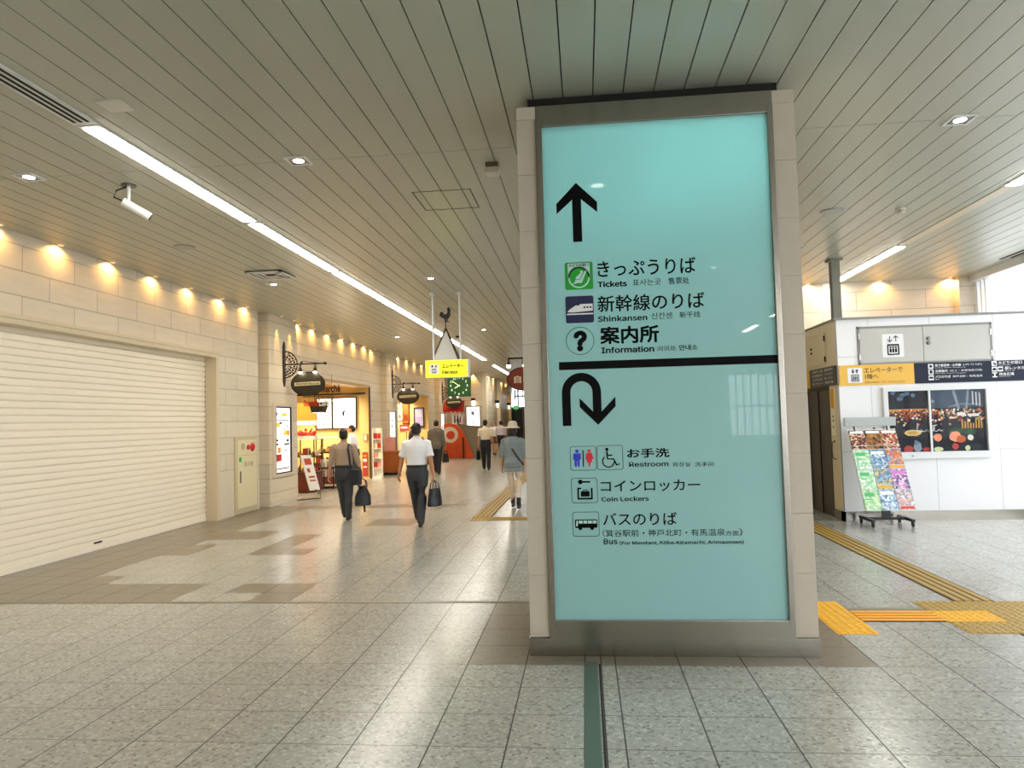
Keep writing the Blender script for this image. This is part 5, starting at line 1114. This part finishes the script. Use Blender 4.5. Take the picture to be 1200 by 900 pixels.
# ------------------------------------------------------------------ people
SKIN = mat('skin', '#c98f6e', .55, spec=.3, var=.05, vscale=12); HAIR = mat('hair_black', '#0e0b0a', .45, bump=.4, bscale=120)
def fuse(mb, voxel, it=3):
    me = mb.mesh('tmp'); o = bpy.data.objects.new('tmp', me); COL.objects.link(o)
    r = o.modifiers.new('r', 'REMESH'); r.mode = 'VOXEL'; r.voxel_size = voxel; r.use_smooth_shade = True
    s_ = o.modifiers.new('s', 'SMOOTH'); s_.factor = .5; s_.iterations = it
    bpy.context.view_layer.update(); out = bpy.data.meshes.new_from_object(o.evaluated_get(bpy.context.evaluated_depsgraph_get()))
    bpy.data.objects.remove(o); bpy.data.meshes.remove(me)
    for p in out.polygons: p.use_smooth = True
    return out
def ik(a, b, l1, l2, pole):
    a, b, pole = Vector(a), Vector(b), Vector(pole); d = b-a; L = min(d.length, (l1+l2)*.999); n = d.normalized(); b = a+n*L
    x = (l1*l1-l2*l2+L*L)/(2*L); h = math.sqrt(max(0, l1*l1-x*x)); p = pole-n*pole.dot(n); p = p.normalized() if p.length > 1e-4 else Vector((0, -1, 0)); return a+n*x+p*h, b
def person(label, loc, yaw, height, hands, feet, top, pants, shirt_kind='short', hair='short', voxel=.009, shoe='#17130f', head_turn=0, belt=True, hat=None, grip=(False, False), skirt=None, group=None, lean=0):
    k = height/1.715; t = empty('person', loc, label, 'person', group)
    T = Matrix.Translation(loc) @ Matrix.Rotation(yaw, 4, 'Z') @ Matrix.Diagonal((k, k, k, 1))
    sh = Matrix.Identity(4)
    def done(mb, name, m, it=3, vx=None):
        me = fuse(mb, (vx or voxel), it)
        if lean:
            for v in me.vertices:
                if v.co.z > .9: v.co.y += (v.co.z-.9)*lean
        me.transform(T); me.materials.clear(); me.materials.append(m); return link_mesh(me, name, t)
    TOR = [(.84, .14, .10, -.005), (.87, .155, .11, -.01), (.94, .162, .115, -.015), (1.04, .142, .1, 0), (1.16, .15, .105, .005), (1.28, .17, .112, .0), (1.36, .172, .1, -.012), (1.41, .14, .08, -.015), (1.445, .085, .066, -.01), (1.475, .056, .058, 0), (1.53, .052, .056, .012), (1.56, .05, .05, .02)]
    hipp = [Vector((s_*.088, 0, .905)) for s_ in (-1, 1)]; shp = [Vector((s_*.182, -.01, 1.385)) for s_ in (-1, 1)]
    legs, arms = [], []
    for i in (0, 1):
        fx, fy, fz = feet[i][:3]; ank = (fx, fy, .085+fz); kn, ak = ik(hipp[i], ank, .41, .405, (0, 1, 0)); legs.append((hipp[i], kn, ak))
        el, wr_ = ik(shp[i], hands[i], .285, .25, (.25*(-1, 1)[i], -1, -.1)); arms.append((shp[i], el, wr_))
    b = MB(); b.sweep([(0, cy, z) for z, rx, ry, cy in TOR], [(rx*(.86 if z < 1.4 else 1), ry*(.82 if z < 1.4 else 1)) for z, rx, ry, cy in TOR], 20, (1, 0, 0))
    ct, st = math.cos(head_turn), math.sin(head_turn)
    H = lambda x, y, z: (x*ct-y*st, x*st+y*ct, z)
    def hb(c, r): 
        g = bmesh.ops.create_uvsphere(b.bm, u_segments=16, v_segments=10, radius=1, matrix=Matrix.Translation(H(*c)) @ Matrix.Rotation(head_turn, 4, 'Z') @ Matrix.Diagonal((*r, 1)))
    hb((0, .015, 1.61), (.074, .094, .105)); hb((0, .045, 1.555), (.056, .062, .062)); hb((0, .115, 1.585), (.011, .018, .022)); hb((0, .104, 1.61), (.009, .012, .03))
    for s_ in (-1, 1): hb((s_*.076, .005, 1.59), (.011, .022, .032)); hb((s_*.03, .085, 1.622), (.024, .018, .009)); 
    hb((0, .1, 1.542), (.024, .012, .008)); hb((0, .098, 1.528), (.02, .012, .008))
    for i in (0, 1):
        s_, e_, w_ = arms[i]; sg_ = (-1, 1)[i]
        b.sweep([s_, s_.lerp(e_, .5), e_, e_.lerp(w_, .35), w_], [.052, .046, .04, .039, .026], 12, dome=True)
        # hand: palm, five fingers
        d = (w_-e_).normalized(); side = Vector((0, 1, 0))-d*d.y; side.normalize(); n_ = side.cross(d)*sg_; n_ = n_ if n_.x*sg_ < 0 else -n_
        pc_ = w_+d*.045; b.sweep([w_-d*.01, w_+d*.03, w_+d*.07, w_+d*.092], [(.024, .019), (.036, .015), (.041, .014), (.038, .012)], 12, side, dome=True)
        cv_ = 1.15 if grip[i] else .38
        for f, (o_, L) in enumerate(((.03, .068), (.0105, .078), (-.0095, .072), (-.029, .058))):
            p = w_+d*.086+side*o_; an = .15; pts = [p]
            for q in (.45, .32, .23):
                an += cv_*(.8 if q == .45 else 1); p = p+(d*math.cos(an)+n_*math.sin(an))*L*q*1.05; pts.append(p)
            b.sweep(pts, [.0095, .009, .008, .0068], 8, side, dome=True)
        p = w_+d*.025+side*.03; b.sweep([p, p+(d*.65+side*.6+n_*.35).normalized()*.04, p+(d*.65+side*.6+n_*.35).normalized()*.04+(d*.8+side*.2+n_*.5).normalized()*.032], [.013, .0105, .0085], 8, d, dome=True)
    for i in (0, 1):
        h_, kn, ak = legs[i]; b.sweep([h_+Vector((0, 0, .03)), h_.lerp(kn, .5), kn, kn.lerp(ak, .35), ak], [.074, .066, .05, .05, .036], 14, dome=True)
        pt = feet[i][3] if len(feet[i]) > 3 else 0; hl = ak+Vector((0, -.045*math.cos(pt), -.05+.0)); R_ = Matrix.Rotation(-pt, 3, 'X')
        b.sweep([ak+R_ @ Vector((0, -.04, -.045)), ak+R_ @ Vector((0, .06, -.05)), ak+R_ @ Vector((0, .15, -.06))], [(.033, .034), (.04, .032), (.036, .02)], 12, (1, 0, 0), dome=True)
    body = done(b, 'body', SKIN, 2)
    # shoes
    for i in (0, 1):
        ak = legs[i][2]; pt = feet[i][3] if len(feet[i]) > 3 else 0; R_ = Matrix.Rotation(-pt, 3, 'X'); s2 = MB()
        s2.sweep([ak+R_ @ Vector((0, -.05, -.046)), ak+R_ @ Vector((0, .02, -.042)), ak+R_ @ Vector((0, .1, -.054)), ak+R_ @ Vector((0, .17, -.062))], [(.038, .038), (.044, .042), (.047, .03), (.034, .02)], 14, (1, 0, 0), dome=True)
        s2.sweep([ak+Vector((0, -.005, -.02)), ak+Vector((0, -.005, .02))], [(.044, .046)]*2, 12, (1, 0, 0)); done(s2, 'shoe', mat('shoe_'+shoe, shoe, .35), 2)
    # trousers / skirt
    p = MB(); p.sweep([(0, -.012, z) for z in (.775, .86, .94, 1.0, 1.05)], [(.12, .10), (.172, .125), (.178, .128), (.166, .118), (.155, .11)], 20, (1, 0, 0))
    cut = 1.0 if skirt is None else skirt
    for i in (0, 1):
        h_, kn, ak = legs[i]
        if skirt: p.sweep([h_, h_.lerp(kn, .75)], [.1, .105], 14)
        else:
            en = ak+Vector((0, 0, -.02)) if top.get('cuff') is None else kn.lerp(ak, top['cuff'])
            p.sweep([h_+Vector((0, 0, .02)), h_.lerp(kn, .5), kn, kn.lerp(en, .4), en], [x*top.get('slim', 1) for x in (.106, .095, .08, .074, .062)], 16)
    tr_o = done(p, 'trousers' if not skirt else 'skirt', pants, 4)
    # top
    hem = top.get('hem', .98); q = MB(); fl = top.get('flare', 0); e = .018+top.get('loose', 0)
    secs = [(hem, .158+fl, .118+fl*.7, -.01)] + [(z, rx+e, ry+e, cy) for z, rx, ry, cy in TOR if z > hem+.03 and z < 1.46]
    if hem > .95: secs.insert(1, (1.0, .168, .125, -.008))
    secs.append((1.475, .066, .068, 0))
    q.sweep([(0, cy, z) for z, rx, ry, cy in secs], [(rx, ry) for z, rx, ry, cy in secs], 22, (1, 0, 0))
    for i in (0, 1):
        s_, e_, w_ = arms[i]; inn = Vector((-.05*(-1, 1)[i], 0, .012)); wd = top.get('sleeve', 0)
        if shirt_kind == 'short': q.sweep([s_+inn, s_, s_.lerp(e_, .45), s_.lerp(e_, .8)], [.062, .07, .067+wd, .072+wd], 14)
        elif shirt_kind == 'elbow': q.sweep([s_+inn, s_, s_.lerp(e_, .5), e_, e_.lerp(w_, .25)], [.062, .07, .063+wd, .058+wd, .056+wd], 14)
        else: q.sweep([s_+inn, s_, s_.lerp(e_, .5), e_, e_.lerp(w_, .5), w_], [.064, .072, .064, .058, .05, .044], 14)
    so = done(q, top.get('name', 'shirt'), top['mat'], 4)
    cl = MB(); cl.sweep([(0, .0, 1.452), (0, .004, 1.50)], [(.068, .07), (.059, .062)], 18, (1, 0, 0)); done(cl, 'collar', top.get('collar', top['mat']), 2, .008)
    if belt:
        cl = MB(); cl.sweep([(0, -.01, 1.0), (0, -.01, 1.035)], [(.178, .135)]*2, 22, (1, 0, 0)); done(cl, 'belt', BLK, 1, .01)
    # hair
    hm = MB()
    def hh_(c, r): bmesh.ops.create_uvsphere(hm.bm, u_segments=18, v_segments=12, radius=1, matrix=Matrix.Translation(H(*c)) @ Matrix.Rotation(head_turn, 4, 'Z') @ Matrix.Diagonal((*r, 1)))
    hh_((0, -.004, 1.635), (.083, .097, .092)); hh_((0, -.03, 1.59), (.08, .072, .07))
    if hair == 'long': hh_((0, -.045, 1.53), (.085, .06, .12)); hh_((0, -.05, 1.45), (.075, .045, .07))
    if hair == 'bun': hh_((0, -.06, 1.7), (.045, .045, .045))
    if hair == 'bob': hh_((0, -.02, 1.57), (.088, .078, .08))
    ho = done(hm, 'hair', HAIR, 1, .01)
    for s_ in (-1, 1):
        ey = MB(); ey.ball(H(s_*.03, .095, 1.606), (.012, .008, .006), 8); me = ey.mesh(); me.transform(T); me.materials.append(BLK); link_mesh(me, 'eye', t)
    if hat:
        a = MB(); prof = [(.0, .13), (.06, .122), (.09, .085), (.1, .03), (.105, 0), (.15, -.025), (.155, -.02), (.11, .008)]; a.lathe(prof, (0, -.0, 1.665), 24, caps=False); me = a.mesh(); me.transform(T); me.materials.append(hat); 
        for pl in me.polygons: pl.use_smooth = True
        link_mesh(me, 'hat', t)
    W = [T @ (arms[i][2]+(arms[i][2]-arms[i][1]).normalized()*.095) for i in (0, 1)]
    return t, W, T
def bag(lab, at, w_, h_, th, yaw=0, handle=.16, m=None, round_=True, strap=None, cat='bag', taper=.75):
    m = m or mat('bag_black', '#14141a', .45, bump=.15, bscale=40); x, y, z = at; zt = z-handle
    t = empty('handbag', (x, y, zt-h_), lab, cat); R_ = Matrix.Translation((x, y, 0)) @ Matrix.Rotation(yaw, 4, 'Z')
    a = MB(); sec = [(0, 1.0), (.1, 1.04), (.5, .98), (.85, taper+.05), (1.0, taper)]
    a.sweep([(0, 0, zt-h_+h_*v) for v, s_ in sec], [(w_/2*s_, th/2*(1.0 if v < .5 else .75)) for v, s_ in sec], 20, (1, 0, 0)); me = fuse(a, .012, 3); me.transform(R_); me.materials.clear(); me.materials.append(m); link_mesh(me, 'bag_body', t)
    for s_ in (-1, 1):
        a = MB(); a.sweep([(-w_*.25, th*.2*s_, zt-.03), (-w_*.2, th*.18*s_, zt+handle*.6), (0, .006*s_, zt+handle), (w_*.2, th*.18*s_, zt+handle*.6), (w_*.25, th*.2*s_, zt-.03)], .008, 8); me = a.mesh(); me.transform(R_); me.materials.append(m); link_mesh(me, 'handle', t)
    return t
SHW = mat('shirt_white', '#f2f3f7', .7, bump=.35, bscale=9); SHB = mat('shirt_taupe', '#a8907c', .7, bump=.35, bscale=9); JK = mat('jacket_grey', '#6b655c', .75, bump=.25, bscale=9)
SHC = mat('shirt_cream', '#e8dcc6', .7, bump=.3, bscale=9); SHL = mat('shirt_lilac', '#dcd3e2', .7); TUN = mat('tunic_grey', '#7f8a8c', .8, bump=.3, bscale=8)
TRC = mat('trousers_charcoal', '#383a40', .75, bump=.25, bscale=8); TRD = mat('trousers_dark', '#23222a', .75); TRB = mat('trousers_cream', '#ddd0bd', .75, bump=.25, bscale=10)
p1, W1, T1 = person('man in a white short-sleeved shirt and charcoal trousers walking away', (-2.76, 11.75, 0), .03, 1.70, ((-.33, .12, .87), (.275, -.02, .865)), ((-.055, .34, .0, 0), (.055, -.06, .015, -.25)), {'mat': SHW, 'loose': .008}, TRC, grip=(False, True), voxel=.0075)
bag('soft black holdall held by the man in the white shirt', W1[1]-Vector((0, 0, .0)), .30, .29, .16, 1.0, .13)
p2, W2, T2 = person('man in a taupe shirt with rolled sleeves walking past the first shop', (-4.30, 12.66, 0), .05, 1.63, ((-.30, .0, .80), (.33, .05, .80)), ((-.05, .22, .0, 0), (.06, .02, .0, -.1)), {'mat': SHB}, TRC, 'elbow', grip=(False, True), voxel=.0075)
b2 = bag('black rucksack hanging from the hand of the man in the taupe shirt', W2[1]-Vector((0, 0, .0)), .30, .36, .15, .7, .12, taper=.5)
a = MB(); q_ = W2[1]; a.sweep([(q_.x+.02, q_.y, q_.z-.44), (q_.x+.03, q_.y, q_.z-.60)], [(.018, .005)]*2, 8); a.build('loose_strap', mat('bag_black', '#14141a', .45), b2)
sbg = empty('shoulder_bag', (-4.05, 12.55, .62), 'black shoulder bag worn on the right hip of the man in the taupe shirt', 'bag')
a = MB(); a.sweep([(-4.06, 12.56, .64), (-4.06, 12.56, .92)], [(.115, .05), (.11, .045)], 16, (1, .2, 0)); me = fuse(a, .012, 3); me.materials.clear(); me.materials.append(MATS['bag_black']); link_mesh(me, 'bag_body', sbg)
a = MB(); a.sweep([(-4.13, 12.53, .9), (-4.15, 12.51, 1.12), (-4.17, 12.5, 1.28), (-4.18, 12.57, 1.365), (-4.17, 12.68, 1.36), (-4.12, 12.75, 1.2), (-4.02, 12.66, .92)], [(.02, .006)]*7, 8, (1, 0, 0)); a.build('strap', MATS['bag_black'], sbg)
p3, W3, T3 = person('man in a dark grey jacket walking away near the second shop', (-4.87, 23.6, 0), .0, 1.78, ((-.27, .05, .84), (.27, .0, .83)), ((-.06, .2, 0, 0), (.06, -.05, 0, -.15)), {'mat': JK, 'hem': .80, 'flare': .03, 'name': 'jacket', 'collar': SHW, 'loose': .01}, TRD, 'long', grip=(False, True), voxel=.011, belt=False)
bag('black briefcase carried by the man in the grey jacket', W3[1], .26, .30, .12, .8, .1)
p4, W4, T4 = person('man in a cream shirt and black trousers farther down the corridor', (-3.47, 25.25, 0), -.05, 1.76, ((-.26, .02, .84), (.25, .1, .86)), ((-.1, .15, 0, 0), (.1, -.05, 0, -.1)), {'mat': SHC}, TRD, 'short', grip=(True, False), voxel=.011)
bag('black bag in the left hand of the man in the cream shirt', W4[0], .26, .32, .12, 1.2, .1)
p5, W5, T5 = person('woman in a loose grey tunic and beige hat walking beside the pillar', (-1.395, 14.05, 0), -.05, 1.63, ((-.25, .05, .84), (.2, .1, .86)), ((-.05, .15, .0, 0), (.1, -.1, .02, -.2)), {'mat': TUN, 'hem': .76, 'flare': .055, 'loose': .02, 'sleeve': .02, 'name': 'tunic', 'cuff': .72, 'slim': .8}, TRB, 'elbow', 'long', .0085, belt=False, hat=mat('hat_beige', '#d8cbb6', .8), shoe='#2a2320')
a = MB(); a.sweep([(-1.52, 13.99, 1.34), (-1.45, 13.925, 1.24), (-1.3, 13.9, 1.0), (-1.2, 13.98, .85)], [(.018, .005)]*4, 8, (1, 0, 1)); a.build('shoulder_strap', mat('strap_brown', '#3a2c22', .5), p5)
for s_, fx, fy in ((0, -.05, .15), (1, .1, -.1)):
    a = MB(); v = T5 @ Vector((fx, fy, .0)); a.sweep([(v.x, v.y-.005, .09), (v.x, v.y-.005, .23)], [.043, .047], 14); a.build('sock', BLK, p5)
person('man in a pale lilac shirt far down the corridor', (-3.97, 34.4, 0), 0, 1.72, ((-.24, .05, .84), (.24, .1, .86)), ((-.07, .2, 0, 0), (.07, -.1, 0, -.2)), {'mat': SHL}, TRD, 'elbow', voxel=.014)
person('woman in a white top walking towards the camera far away', (-4.52, 36.2, 0), PI, 1.66, ((-.22, .1, .9), (.22, .05, .86)), ((-.06, .15, 0, 0), (.06, -.1, 0, -.2)), {'mat': SHW, 'hem': .95}, mat('skirt_brown', '#5c4a3e', .7), 'elbow', 'bob', .013, belt=False, skirt=.7)
person('customer in a white shirt standing at the first shop counter', (-6.47, 20.0, 0), PI/2, 1.70, ((-.2, .28, 1.0), (.2, .28, 1.0)), ((-.1, .05, 0, 0), (.1, 0, 0, 0)), {'mat': SHW}, TRC, 'short', voxel=.011, lean=.12)
person('person with a hair bun and black top at the second shop', (-7.02, 29.0, 0), PI*.6, 1.58, ((-.2, .2, 1.0), (.2, .2, 1.0)), ((-.1, .03, 0, 0), (.1, 0, 0, 0)), {'mat': mat('top_black', '#17161a', .7)}, TRD, 'short', 'bun', .013)
